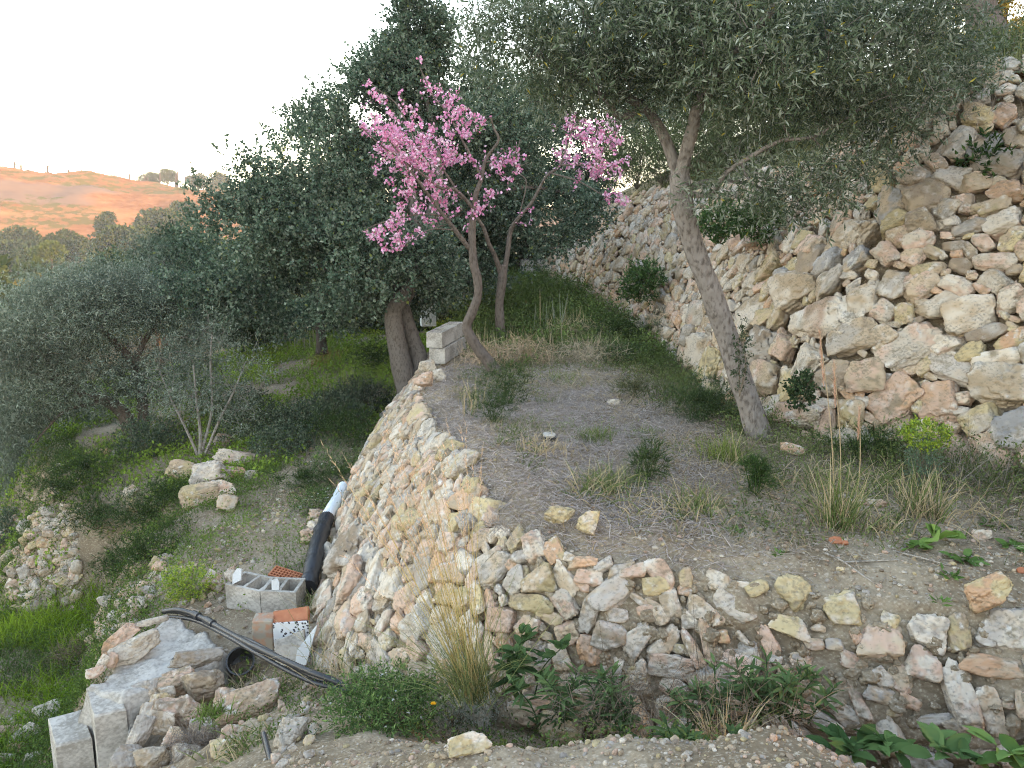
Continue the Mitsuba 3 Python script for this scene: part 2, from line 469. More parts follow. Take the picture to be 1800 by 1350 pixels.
def low_ground_exact(x, y):
    pts = np.stack([x, y], -1).reshape(-1, 2)
    top = RBF_HI(pts)
    bottom = -2.5 - 0.10 * (pts[:, 1] - 6) - 0.22 * np.maximum(0, -pts[:, 0] - 5.5) - 0.10 * np.maximum(0, -pts[:, 0] - 9)
    wob = (meshkit.fbm(np.c_[pts, pts[:, :1] * 0] * 1.1, 3, 3) - 0.5) * 0.7
    sd = near_xy(pts, BRINK) * np.where(shapely.contains_xy(KEEP, pts), 1, -1) + wob
    wide = np.interp(pts[:, 1], [4, 6, 9, 12], [0.7, 0.8, 1.1, 1.6])
    t = ss(-1, 0, sd / wide)
    z = bottom * (1 - t) + top * t
    q = np.c_[pts, pts[:, :1] * 0]
    z = z + (meshkit.fbm(q * 1.5, 4, 11) - 0.5) * 0.16 + (meshkit.fbm(q * 8, 3, 12) - 0.5) * 0.05
    return z.reshape(np.shape(x)), sd.reshape(np.shape(x))


gx = np.concatenate([np.linspace(-16, -6, 90)[:-1], np.linspace(-6, -3.6, 48)[:-1], np.linspace(-3.6, 2.7, 210), np.linspace(2.7, 5, 20)[1:]])
gy = np.concatenate([np.linspace(-3, 1.6, 16)[:-1], np.linspace(1.6, 6.5, 165)[:-1], np.linspace(6.5, 28, 190)])
GX, GY = np.meshgrid(gx, gy, indexing='ij')
GZ, GSD = low_ground_exact(GX, GY)


def look(A, x, y):
    x, y = np.asarray(x, float), np.asarray(y, float)
    i = np.interp(x, gx, np.arange(len(gx)))
    j = np.interp(y, gy, np.arange(len(gy)))
    return map_coordinates(A, [i.ravel(), j.ravel()], order=1).reshape(np.shape(x))


def low_z(x, y):
    return look(GZ, x, y)


def on_terrace(x, y):
    return shapely.contains_xy(TERRACE, np.asarray(x, float), np.asarray(y, float))


def any_z(x, y):
    return np.where(on_terrace(x, y), terrace_z(x, y), low_z(x, y))


def ground(u, v, far=30.0):
    """Where the view through the photograph's pixel first meets the near ground."""
    s = np.concatenate([np.arange(1.8, 8, 0.02), np.arange(8, far, 0.05)])
    d = FWD + (u - 900) / F * RIGHT + (675 - v) / F * UPV
    p = EYE + d / d[1] * s[:, None]
    below = np.nonzero(p[:, 2] < any_z(p[:, 0], p[:, 1]))[0]
    k = below[0] if len(below) else len(s) - 1
    return p[k]


# ------------------------------------------------------------------ the ground
P = np.stack([GX, GY, GZ], -1)
tell(put('lower_ground', grid_mesh(P), 'earth', smooth=True), 'earth ground of the lower terrace, path and near bank', kind='structure')
tx, ty = np.meshgrid(np.arange(-1.3, 4.2, 0.03), np.concatenate([np.arange(2.7, 9, 0.03), np.arange(9, 19.5, 0.1)]), indexing='ij')
edge = near_xy(np.stack([tx, ty], -1).reshape(-1, 2), W1_TOP).reshape(tx.shape)
inside = on_terrace(tx, ty)
tz = terrace_z(tx, ty) - 0.09 * ss(0.28, 0.0, np.where(inside, edge, 0)) - 1.0 * np.where(inside, 0, ss(-0.02, 0.2, edge))
v, f = grid_mesh(np.stack([tx, ty, tz], -1))
keep = (inside | (edge < 0.16)).ravel()
f = f[keep[f].all(1)]
tell(put('terrace_ground', (v, f), 'earth', smooth=True), 'earth and gravel top of the walled terrace', kind='structure')


# hills: the slope above the high wall, the valley and the quarry hill across it
def axis_z(q, r):
    drop = 0.09 * (r + 33)
    base = np.interp(q, [-300, 0, 22, 40, 80, 130, 200, 240, 255, 268, 292, 296, 318, 323, 340, 352, 420, 900], [-1.8, -1.8, -2.0, -5, -10, -13.5, -11, -7.5, -5.5, -4.5, 7.4, 7.2, 18.0, 17.6, 23.0, 23.4, 24, 23])
    k = ss(250, 345, q)
    return base - np.clip(drop, -2, 12) * k


def hill_xy(x, y):
    q, r = -0.45 * x + 0.893 * y, 0.893 * x + 0.45 * y
    p = np.stack([x, y, x * 0], -1)
    far = ss(30, 120, q)
    z = axis_z(q + 9 * far * (meshkit.fbm(p * 0.016, 3, 2) - 0.5), r) + far * (meshkit.fbm(p * 0.05, 4, 6) - 0.5) * 5.0
    return z + far * ss(268, 290, q) * (meshkit.fbm(p * (0.20, 0.04, 1), 4, 9) - 0.5) * 3.2


W2_XT = np.array(sorted((p[1], p[0], p[2]) for p in W2_TOP) + [(21, 1.7, 1.9), (26, 2.4, 2.5), (40, 4.5, 3.2)])
sy = np.concatenate([np.linspace(-160, -4, 40)[:-1], np.linspace(-4, 26, 120)[:-1], np.geomspace(26, 200, 50)])
sp = np.concatenate([[0], np.geomspace(0.12, 110, 90)])
SY, SP = np.meshgrid(sy, sp, indexing='ij')
xt = np.interp(SY, W2_XT[:, 0], W2_XT[:, 1]) - 0.05


def fade(y):
    return np.interp(y, [-160, -110, 60, 110, 150, 200], [0.3, 1, 1, 0.45, 0.15, 0.0])


def slope_z(y, s, x):
    zt = np.interp(y, W2_XT[:, 0], W2_XT[:, 2])
    k = ss(36, 90, y)
    z0 = zt * (1 - k) + hill_xy(x, y) * k
    rise = np.interp(s, [0, 1.2, 4, 10, 56, 75, 110], [0, 0.40, 1.6, 4.3, 18.5, 20, 17])
    p = np.stack([x, y, x * 0], -1)
    return z0 + rise * fade(y) + (meshkit.fbm(p * 0.7, 4, 15) - 0.5) * 0.5 * ss(0.2, 2, s) + (meshkit.fbm(p * 0.13, 3, 16) - 0.5) * 1.6 * ss(4, 14, s) - 0.06


SZ = slope_z(SY, SP, xt + SP)
tell(put('upper_slope', grid_mesh(np.stack([xt + SP, SY, SZ], -1)[:, ::-1]), 'hill_soil', smooth=True), 'earth slope rising above the high stone wall', kind='structure')
vq = np.concatenate([np.linspace(-60, 24, 8)[:-1], np.geomspace(24, 240, 70)[:-1], np.linspace(240, 360, 110)[:-1], np.geomspace(360, 700, 24)])
vr = np.concatenate([-np.geomspace(60, 600, 50)[::-1], np.linspace(-60, 100, 50)[1:], np.geomspace(100, 600, 24)[1:]])
VQ, VR = np.meshgrid(vq, vr, indexing='ij')
VX, VY = -0.45 * VQ + 0.893 * VR, 0.893 * VQ + 0.45 * VR
VZ = hill_xy(VX, VY)
local = (VX > -17) & (VX < 40) & (VY < 30)
VZ = np.where(local, np.minimum(VZ, -3.0) - 3.0, VZ)
v, f = grid_mesh(np.stack([VX, VY, VZ], -1)[:, ::-1])
fq = (VQ[:, ::-1].reshape(-1)[f]).mean(1)
tell(put('valley', (v, f[fq < 255]), 'hill_soil', smooth=True), 'valley floor between the terraces and the quarry', kind='structure')
tell(put('quarry_hill', (v, f[fq >= 255]), 'quarry_soil', smooth=True), 'orange quarry hill across the valley', kind='structure')


# ------------------------------------------------------------------ stone walls
class Wall:
    def __init__(self, foot, top, ns, nt, bulge=0.06, lump=0.05, seed=1):
        self.a, self.b = catmull(foot, ns), catmull(top, ns)
        seg = np.linalg.norm(np.diff(self.a, axis=0), axis=1)
        self.length = np.concatenate([[0], np.cumsum(seg)])
        self.ns, self.nt, self.bulge, self.lump, self.seed = ns, nt, bulge, lump, seed
        t = np.linspace(0, 1, nt)
        P = self.a[:, None] * (1 - t)[None, :, None] + self.b[:, None] * t[None, :, None]
        self.N = self.normals(P)
        P = P + self.N * (bulge * np.sin(np.pi * t))[None, :, None]
        self.P = P
        self.N = self.normals(P)
        self.height = np.linalg.norm(np.diff(P, axis=1), axis=2).sum(1)
        self.uv, self.depth = proj(P.reshape(-1, 3))
        self.tree = cKDTree(self.uv)

    def normals(self, P):
        n = unit(np.cross(np.gradient(P, axis=0), np.gradient(P, axis=1)))
        return n if (n[:, :, :2] * (EYE[:2] - P[:, :, :2])).sum() > 0 else -n

    def core(self, extra=0.25, back=0.0):
        """The earth body behind the stones, with its top turned in and its foot set into the ground."""
        P = self.P - self.N * back
        q = P.reshape(-1, 3)
        P = P + self.N * ((meshkit.fbm(q * 3.5, 4, self.seed) - 0.5) * 2 * self.lump + (meshkit.fbm(q * 11, 3, self.seed + 1) - 0.5) * self.lump).reshape(P.shape[:2])[..., None]
        inn = self.N * [1, 1, 0]
        rows = [P[:, :1] - inn[:, :1] * 0.02 - [0, 0, extra], P]
        for k in (0.06, 0.16, 0.3):
            rows.append(P[:, -1:] - unit(inn[:, -1:]) * k - [0, 0, 0.02 + 0.12 * k])
        return grid_mesh(np.concatenate(rows, 1))

    def pick(self, u, v):
        d, k = self.tree.query((u, v))
        return k // self.nt, k % self.nt, d

    def basis(self, i, j):
        """Point, tangent along the wall, tangent up it, normal."""
        p, n = self.P[i, j], self.N[i, j]
        i0, i1 = max(i - 1, 0), min(i + 1, self.ns - 1)
        s = unit(self.P[i1, j] - self.P[i0, j])
        return p, s, np.cross(n, s) * (1 if np.cross(n, s)[2] > 0 else -1), n


def pix_to_tangent(p, s, t, du, dv):
    """The tangent vector at p that looks like (du, dv) pixels in the photograph."""
    e = 0.01
    base = proj(p)[0]
    J = np.stack([(proj(p + e * s)[0] - base) / e, (proj(p + e * t)[0] - base) / e], 1)
    c = np.linalg.solve(J.T @ J + np.eye(2) * 60.0, J.T @ np.array([du, dv]))
    return c[0] * s + c[1] * t


def build_wall(key, wall, tile_stones, fill, label, mat_core, sink, limit=300, seed=3, core_back=0.0, mask=None):
    """The wall as a thing: its earth body, its stones (the largest as parts, the rest joined)."""
    rng = np.random.default_rng(seed)
    w = thing(key, label, 'wall')
    put('earth_core', wall.core(back=core_back), mat_core, smooth=True, parent=w)
    cell = 0.02
    H = wall.height
    nx, ny = int(wall.length[-1] / cell) + 1, int(H.max() / cell) + 2
    occ = np.zeros((nx, ny), bool)
    done = []

    def stamp(i, j, ax, a, b, test):
        cx, cy = wall.length[i] / cell, (j / (wall.nt - 1) * H[i]) / cell
        R = int(max(a, b) / cell) + 1
        x0, x1, y0, y1 = max(int(cx) - R, 0), min(int(cx) + R + 1, nx), max(int(cy) - R, 0), min(int(cy) + R + 1, ny)
        if x1 <= x0 or y1 <= y0:
            return 1.0
        X, Y = np.meshgrid(np.arange(x0, x1) - cx, np.arange(y0, y1) - cy, indexing='ij')
        X, Y = X * cell, Y * cell
        u, v = X * ax[0] + Y * ax[1], -X * ax[1] + Y * ax[0]
        e = (u / a) ** 4 + (v / b) ** 4 < 1
        if not e.any():
            return 1.0
        over = (occ[x0:x1, y0:y1] & e).sum() / e.sum()
        if over <= test:
            occ[x0:x1, y0:y1] |= e
        return over

    for (ox, oy, sc, rows) in tile_stones:
        for u, v, L, S, ang, kind in rows:
            u, v, L, S = ox + u / sc, oy + v / sc, L / sc, S / sc
            i, j, d = wall.pick(u, v)
            p, s, t, n = wall.basis(i, j)
            c, sn = math.cos(math.radians(ang)), math.sin(math.radians(ang))
            la, sa = pix_to_tangent(p, s, t, c * L / 2, -sn * L / 2), pix_to_tangent(p, s, t, sn * S / 2, c * S / 2)
            px = proj(p)[1] / F
            a, b = min(np.linalg.norm(la), 1.9 * L / 2 * px), min(np.linalg.norm(sa), 1.9 * S / 2 * px)
            x = unit(la)
            if stamp(i, j, (x @ s, x @ t), a * 0.93, b * 0.93, 0.5) > 0.5:
                continue
            done.append((p, x, n, a, b, kind, True))
    for size_lo, size_hi, tries, over in fill['sizes']:
        for _ in range(tries):
            i, j = rng.integers(0, wall.ns), rng.integers(1, wall.nt)
            p, s, t, n = wall.basis(i, j)
            if mask is not None and rng.random() > mask(p, i / wall.ns, j / wall.nt):
                continue
            a = rng.uniform(size_lo, size_hi) * fill['scale'](p)
            b = a * rng.uniform(0.45, 0.85)
            th = rng.normal(fill['tilt'], 0.45)
            if stamp(i, j, (math.cos(th), math.sin(th)), a * 0.9, b * 0.9, over) > over:
                continue
            done.append((p, s * math.cos(th) + t * math.sin(th), n, a, b, fill['kinds'][rng.integers(len(fill['kinds']))], False))
    order = np.argsort([-(d[3] * d[4]) / proj(d[0])[1] ** 2 for d in done])
    rest = Mesh()
    for rank, k in enumerate(order):
        p, x, n, a, b, kind, mine = done[k]
        area = a * b / proj(p)[1] ** 2 * F * F
        c = np.clip(rng.uniform(0.7, 0.95) * b, 0.02, 0.16)
        v, f, col = rock(rng, a * 1.2, b * 1.2, c, kind, 4 if area > 1500 else 3 if area > 250 else 2, rough=0.10, boxy=0.85)
        tilt = unit(n + rng.normal(size=3) * 0.09)
        R = frame(x, tilt)
        v = v @ R.T + p - n * c * (sink(p) + rng.uniform(-0.12, 0.12))
        if rank < limit:
            k2 = put('stone', Mesh().add(v, f, col), 'stone', smooth=True, parent=w)
        else:
            rest.add(v, f, col)
    if rest.n:
        tell(put('small_stones', rest, 'stone', smooth=True, parent=w), kind='stuff')
    return w
# stones read off the photograph: place, long and short axis, slant and tone, each list in its own scale
LOW_A = [(1020, 160, 180, 90, -75, 'W'), (1128, 170, 140, 95, -60, 'O'), (1063, 215, 80, 40, -80, 'O'), (925, 145, 150, 65, 60, 'T'), (1213, 180, 70, 50, -30, 'W'), (1280, 225, 145, 65, 8, 'O'), (1375, 205, 60, 35, 20, 'P'),
         (1385, 270, 110, 65, 25, 'W'), (1490, 215, 150, 60, 15, 'G'), (1535, 270, 170, 80, 10, 'W'), (1700, 260, 230, 100, -55, 'W'), (780, 250, 190, 75, 45, 'W'), (825, 320, 210, 90, 50, 'G'), (950, 230, 70, 90, 90, 'G'),
         (905, 375, 150, 110, 40, 'G'), (1035, 350, 140, 160, 90, 'T'), (1180, 340, 190, 100, -50, 'W'), (1310, 345, 140, 80, -5, 'P'), (1430, 430, 270, 150, 40, 'G'), (1000, 485, 210, 110, 0, 'Y'), (1175, 480, 170, 100, -55, 'W'),
         (1290, 530, 190, 95, 80, 'G'), (1455, 545, 110, 70, 0, 'G'), (1600, 520, 100, 60, 0, 'P'), (1640, 400, 140, 100, 0, 'Y'), (1740, 500, 180, 110, -60, 'W'), (1405, 655, 150, 180, 75, 'G'), (1570, 670, 190, 110, 55, 'W'),
         (1690, 700, 200, 110, 60, 'W'), (1300, 730, 180, 130, -70, 'O'), (1435, 840, 170, 100, 90, 'W'), (1560, 870, 150, 130, -60, 'Y'), (1020, 800, 290, 170, 80, 'G'), (990, 960, 70, 60, 0, 'G'), (1160, 770, 160, 90, -70, 'T'),
         (1190, 640, 140, 120, 0, 'T'), (980, 610, 150, 110, 0, 'T'), (840, 575, 130, 130, 0, 'P'), (780, 490, 150, 80, 70, 'P'), (590, 300, 120, 120, 0, 'T'), 
         (1700, 1060, 170, 100, 80, 'W'), (1490, 985, 90, 60, 0, 'G'), (45, 70, 130, 80, 60, 'W'), (60, 220, 140, 120, 40, 'G'), (180, 340, 250, 60, 80, 'W'), (60, 380, 200, 150, 50, 'P'), (120, 480, 170, 80, 70, 'P'), (205, 490, 90, 70, 0, 'G'),
         (270, 380, 110, 130, 0, 'T'), (360, 320, 100, 70, 20, 'T'), (345, 470, 130, 80, 30, 'P'), (400, 600, 180, 110, 50, 'W'), (230, 600, 170, 60, 65, 'W'), (130, 690, 110, 90, -30, 'P'), (255, 680, 80, 60, -80, 'Y'),
         (200, 780, 200, 90, -60, 'W'), (130, 850, 140, 120, 0, 'G'), (310, 760, 100, 100, 0, 'P'), (490, 780, 120, 60, -60, 'G'), (470, 200, 100, 120, 0, 'P'), (570, 170, 110, 90, 0, 'P'), (560, 430, 110, 100, 0, 'T'), (650, 600, 130, 90, 40, 'W'),
         (640, 460, 120, 90, 30, 'T'), (720, 650, 110, 80, 60, 'W'), (380, 200, 90, 70, 30, 'T'), (300, 120, 80, 60, 0, 'T')]
LOW_B = [(215, 310, 140, 110, -10, 'W'), (310, 285, 80, 50, 0, 'W'), (390, 390, 110, 80, 30, 'Y'), (590, 380, 150, 180, 45, 'Y'), (560, 590, 230, 110, -20, 'Y'), (840, 510, 200, 190, 0, 'Y'), (1100, 570, 100, 80, -20, 'Y'),
         (1050, 690, 230, 180, -10, 'T'), (1300, 620, 170, 200, 70, 'W'), (1460, 630, 190, 130, -70, 'Y'), (1710, 620, 320, 230, -15, 'G'), (1650, 820, 330, 130, -10, 'O'), (1270, 800, 210, 170, -30, 'W'),
         (1465, 980, 370, 150, -75, 'W'), (1650, 1050, 260, 120, -75, 'W'), (910, 990, 210, 80, -70, 'W'), (610, 810, 120, 90, 0, 'W'), (900, 790, 130, 90, -20, 'P'), (455, 680, 190, 80, -65, 'P'), (50, 730, 230, 70, -65, 'P'),
         (140, 680, 250, 65, -80, 'P'), (30, 570, 90, 90, 0, 'W'), (190, 545, 90, 100, 0, 'T'), (340, 740, 120, 120, 0, 'G'), (1270, 1100, 280, 60, 5, 'W'), (1740, 1270, 140, 80, 0, 'W'), (690, 700, 100, 60, 0, 'T'), (800, 700, 100, 70, 0, 'G'),
         (30, 260, 70, 100, 0, 'T'), (1570, 1290, 130, 90, 0, 'P'), (1120, 1060, 90, 60, 0, 'T'), (700, 940, 90, 60, 30, 'T'), (1820, 1020, 120, 150, 0, 'T'), (1860, 780, 150, 120, 0, 'W'), (1950, 620, 200, 150, 10, 'T'), (1960, 900, 220, 140, 0, 'W')]
LOW_C = [(1075, 585, 140, 110, 0, 'Y'), (760, 590, 150, 90, 35, 'W'), (530, 610, 120, 80, 50, 'W'), (720, 460, 160, 100, 20, 'T'), (800, 330, 120, 110, 0, 'T'), (930, 300, 180, 60, 0, 'T'), (735, 185, 130, 80, 10, 'G'), (740, 240, 140, 40, 30, 'G'),
         (480, 390, 100, 60, 0, 'W'), (520, 490, 90, 70, 30, 'O'), (460, 570, 110, 110, 0, 'T'), (820, 740, 140, 80, 60, 'O'), (950, 730, 170, 60, 45, 'W'), (820, 830, 120, 60, 65, 'W'), (1130, 720, 150, 150, 0, 'Y'), (1020, 840, 110, 130, 80, 'P'),
         (1260, 820, 90, 90, 45, 'Y'), (1370, 830, 170, 90, 15, 'Y'), (1200, 970, 180, 170, 0, 'O'), (1410, 970, 170, 160, 0, 'Y'), (1350, 1120, 150, 140, -50, 'P'), (1190, 1180, 150, 140, 50, 'G'), (1400, 1230, 160, 70, 50, 'T'),
         (1280, 1240, 140, 90, 80, 'Y'), (1465, 1240, 100, 70, 70, 'W'), (550, 920, 200, 90, 60, 'W'), (480, 870, 120, 80, 80, 'G'), (370, 840, 130, 70, 60, 'G'), (400, 940, 120, 110, 0, 'T'), (220, 1150, 360, 70, 55, 'W'), (230, 1250, 170, 80, 60, 'P'),
         (330, 1080, 120, 110, 0, 'T'), (500, 1230, 220, 80, 55, 'W'), (600, 1290, 120, 100, 0, 'G'), (720, 1180, 170, 140, 0, 'Y'), (420, 760, 80, 60, 0, 'T'), (350, 720, 60, 80, 0, 'P'), (640, 980, 100, 80, 0, 'T'), (880, 930, 110, 60, 30, 'Y'),
         (1050, 980, 100, 80, 0, 'G'), (900, 1250, 130, 80, 0, 'W'), (1050, 1300, 130, 100, 0, 'P')]
HIGH_A = [(690, 335, 350, 110, 12, 'W'), (870, 430, 280, 150, 20, 'G'), (640, 560, 200, 170, -40, 'W'), (950, 230, 180, 150, 20, 'W'), (1050, 300, 130, 130, 60, 'W'), (1170, 310, 120, 110, 0, 'Y'), (1350, 265, 240, 120, 30, 'T'),
          (1500, 320, 280, 190, 20, 'W'), (1210, 490, 320, 200, 35, 'W'), (1370, 480, 210, 100, 25, 'W'), (1600, 400, 220, 80, 25, 'G'), (1720, 430, 160, 90, 15, 'O'), (1520, 500, 170, 100, 10, 'Y'), (1660, 540, 330, 110, 10, 'W'),
          (1460, 620, 330, 130, -20, 'G'), (1700, 690, 320, 230, 10, 'T'), (1130, 750, 290, 210, 40, 'P'), (1350, 770, 210, 210, 0, 'P'), (1490, 740, 110, 90, 0, 'P'), (1560, 870, 220, 150, 20, 'Y'), (1230, 790, 70, 90, 0, 'Y'),
          (1750, 940, 200, 250, -60, 'B'), (1420, 1020, 200, 200, 0, 'P'), (1660, 1070, 330, 190, -55, 'P'), (1530, 1100, 120, 150, 0, 'P'), (1390, 930, 160, 70, 40, 'P'), (820, 630, 220, 140, 35, 'N'), (890, 850, 150, 170, 0, 'T'),
          (745, 900, 230, 100, 88, 'P'), (570, 680, 150, 150, 0, 'Y'), (440, 650, 150, 160, 0, 'P'), (400, 470, 180, 190, 0, 'G'), (360, 300, 210, 110, 50, 'W'), (530, 150, 150, 90, 35, 'B'), (610, 170, 250, 120, 35, 'T'), (770, 150, 170, 90, 35, 'G'),
          (830, 190, 160, 150, 45, 'G'), (1110, 150, 170, 120, 60, 'G'), (1200, 130, 110, 50, 30, 'W'), (1250, 170, 200, 110, 30, 'T'), (770, 50, 150, 80, 30, 'B'), (680, 40, 150, 90, 30, 'N'), (580, 60, 70, 70, 0, 'Y'), (900, 20, 140, 60, 30, 'B'),
          (1640, 20, 230, 90, 0, 'W'), (1650, 130, 130, 110, 40, 'W'), (1730, 220, 200, 110, 25, 'W'), (870, 90, 80, 40, 0, 'W'), (1300, 60, 200, 70, 10, 'T'), (80, 300, 140, 90, 20, 'W'), (90, 500, 130, 100, 0, 'W'), (40, 420, 100, 90, 0, 'G'),
          (150, 580, 160, 120, 0, 'Y'), (600, 270, 120, 50, 20, 'T'), (420, 330, 110, 80, 0, 'T'), (1050, 430, 150, 130, 40, 'T'), (680, 480, 130, 90, 0, 'G'), (1280, 920, 110, 90, 0, 'Y'), (760, 780, 110, 60, 0, 'W'), (930, 770, 90, 60, 0, 'G'),
          (490, 320, 130, 80, 40, 'T'), (960, 640, 190, 170, 0, 'T'), (1110, 900, 200, 160, 10, 'T'), (600, 850, 210, 150, 0, 'W'), (490, 800, 130, 120, 0, 'T'), (1640, 800, 120, 90, 0, 'T'), (220, 430, 120, 90, 30, 'T'), (1900, 500, 260, 180, 10, 'G'),
          (1930, 780, 300, 200, 10, 'T'), (1900, 250, 250, 160, 20, 'W'), (1940, 1040, 280, 230, 10, 'P'), (1880, 60, 200, 120, 10, 'T')]
HIGH_B = [(1270, 1020, 270, 180, 10, 'N'), (1420, 920, 150, 150, 60, 'G'), (1230, 930, 150, 100, 45, 'N'), (1150, 940, 100, 80, 60, 'T'), (1060, 970, 120, 100, 50, 'Y'), (980, 970, 90, 60, 0, 'G'), (1090, 1080, 200, 110, 45, 'B'), (1010, 1070, 100, 50, 20, 'Y'),
          (1450, 750, 200, 120, 45, 'G'), (1600, 750, 230, 90, 35, 'B'), (1560, 600, 170, 130, 0, 'T'), (1570, 520, 150, 70, 20, 'W'), (1700, 480, 110, 60, 25, 'W'), (1420, 580, 90, 40, 15, 'W'), (1690, 600, 140, 110, 45, 'P'), (1470, 530, 90, 40, 20, 'W'),
          (1600, 670, 80, 70, 90, 'Y'), (1350, 860, 110, 110, 30, 'N'), (1370, 1120, 140, 130, 50, 'G'), (1410, 1170, 150, 70, 25, 'G'), (1240, 1160, 180, 120, 15, 'N'), (1120, 1180, 180, 80, 30, 'Y'), (940, 1120, 120, 90, -40, 'G'), (900, 1230, 200, 90, 10, 'T'),
          (1480, 1070, 140, 100, 0, 'N'), (1570, 1090, 120, 50, 20, 'T'), (1700, 1000, 180, 110, 20, 'P'), (1640, 1090, 180, 80, 20, 'T'), (1690, 1160, 230, 110, 20, 'W'), (1720, 1270, 140, 90, 0, 'Y'), (1440, 1300, 130, 60, 0, 'N'), (1240, 1270, 170, 90, 20, 'W'),
          (1130, 1250, 120, 100, 0, 'T'), (860, 1280, 160, 60, 0, 'Y'), (700, 1300, 130, 90, 0, 'P'), (650, 1270, 80, 70, 0, 'Y'), (590, 1200, 100, 60, 40, 'W'), (570, 1280, 150, 70, 50, 'W'), (430, 1230, 250, 90, 60, 'P'), (280, 1180, 90, 80, 0, 'T'),
          (290, 1270, 80, 70, 0, 'O'), (340, 1160, 90, 50, 0, 'W'), (220, 1150, 100, 50, 0, 'G'), (850, 1150, 90, 90, 0, 'N'), (780, 1100, 100, 60, 0, 'N'), (1390, 760, 130, 70, 10, 'G'), (1760, 560, 100, 80, 0, 'T'), (1760, 740, 120, 110, 10, 'N'), (1880, 640, 180, 140, 10, 'T'), (1880, 900, 200, 120, 10, 'N')]
low = Wall(W1_FOOT, np.c_[W1_TOP, terrace_z(W1_TOP[:, 0], W1_TOP[:, 1]) - 0.10], 520, 60, bulge=0.07, lump=0.075, seed=4)
high = Wall(W2_FOOT - [0, 0, 0.08], W2_TOP, 640, 110, bulge=0.12, lump=0.05, seed=9)


def bare_low(p, s, t):
    """How many stones the low wall shows: few in its earthy right end, many at its left face; none high up where earth covers it."""
    k = np.interp(p[0], [-0.2, 0.9, 1.3, 2.5], [1.0, 0.75, 0.16, 0.2])
    return k * (1 if t < 0.86 or p[0] < 0 else 0.3)


build_wall('stone_wall', low, [(600, 900, 3.0, LOW_A), (1200, 900, 3.0, LOW_B), (560, 660, 4.5, LOW_C)],
           {'sizes': [(0.09, 0.14, 2600, 0.09), (0.06, 0.09, 4200, 0.09), (0.03, 0.05, 4200, 0.08)], 'scale': lambda p: 1.0, 'tilt': 0.5, 'kinds': 'WWWWGGTTTYPPO'},
           'low rubble retaining wall of pale stones set in earth round the terrace front', 'earth', lambda p: np.interp(p[0], [-0.4, 0.5, 1.2], [0.10, 0.28, 0.42]), seed=5, core_back=0.02, mask=bare_low)
build_wall('stone_wall', high, [(1200, 450, 3.0, HIGH_A), (1200, 0, 3.0, HIGH_B)],
           {'sizes': [(0.15, 0.21, 1500, 0.03), (0.10, 0.15, 5000, 0.05), (0.06, 0.10, 11000, 0.09), (0.035, 0.06, 16000, 0.12)], 'scale': lambda p: 1.0 if p[1] < 8 else 0.8, 'tilt': 0.25, 'kinds': 'WWWWGTTTTTPPPNYO'},
           'high leaning rubble retaining wall of big pale stones on the right of the terrace', 'earth', lambda p: 0.24, seed=6, core_back=0.10)


# ------------------------------------------------------------------ trees
def blob_points(rng, blobs, n, gap=0.0, freq=2.2, off=0.0):
    """n points spread through the blobs (u, v, distance, radii in pixels, depth radius in metres), with the way out of the blob."""
    B = np.array(blobs, float)
    c = np.array([at(*b[:3]) for b in B])
    w = proj(c)[1] / F
    R = np.stack([B[:, 3] * w, B[:, 5], B[:, 4] * w], -1)
    pr = R[:, 0] * R[:, 2] * np.cbrt(R[:, 1])
    k = rng.choice(len(B), n * 3, p=pr / pr.sum())
    d = unit(rng.normal(size=(n * 3, 3)))
    r = rng.random(n * 3) ** 0.42
    p = c[k] + d * r[:, None] * R[k]
    p += rng.normal(size=p.shape) * 0.05
    g = meshkit.fbm(p * freq + off, 3, 7)
    ok = (g > gap) | (R[k, 1] < 0.42)
    p, d = p[ok][:n], d[ok][:n]
    return p, d


def limb(m, pts, r0, r1, col, n=None, rng=None, lump=0.16, sides=10, flare=0.0):
    n = n or max(8, int(6 * len(pts)))
    q = catmull(pts, n)
    t = np.linspace(0, 1, n)
    r = r0 * (1 - t) + r1 * t + flare * r0 * np.exp(-t * 9)
    tube(m, q, r, col, sides=sides, lump=lump)
    return q, r


def reach(m, rng, nodes, rad, targets, col, r_end=0.003, sides=4, sag=0.08):
    """Thin boughs from the limbs (nodes with their radii) to the targets, each from the nearest node; the boughs give nodes to those after them."""
    nodes, rad = list(nodes), list(rad)
    order = np.argsort([np.min(np.linalg.norm(np.array(nodes) - t, axis=1)) for t in targets])
    for i in order:
        t = targets[i]
        A = np.array(nodes)
        k = np.argmin(np.linalg.norm(A - t, axis=1))
        a = A[k]
        L = np.linalg.norm(t - a)
        mid = (a + t) / 2 + rng.normal(size=3) * L * 0.10 + [0, 0, sag * L]
        q = catmull([a, mid, t], 7)
        r0 = min(rad[k] * 0.62, 0.006 + 0.018 * L)
        r = np.linspace(r0, r_end, 7)
        tube(m, q, r, col, sides=sides)
        nodes += list(q[2:])
        rad += list(r[2:])


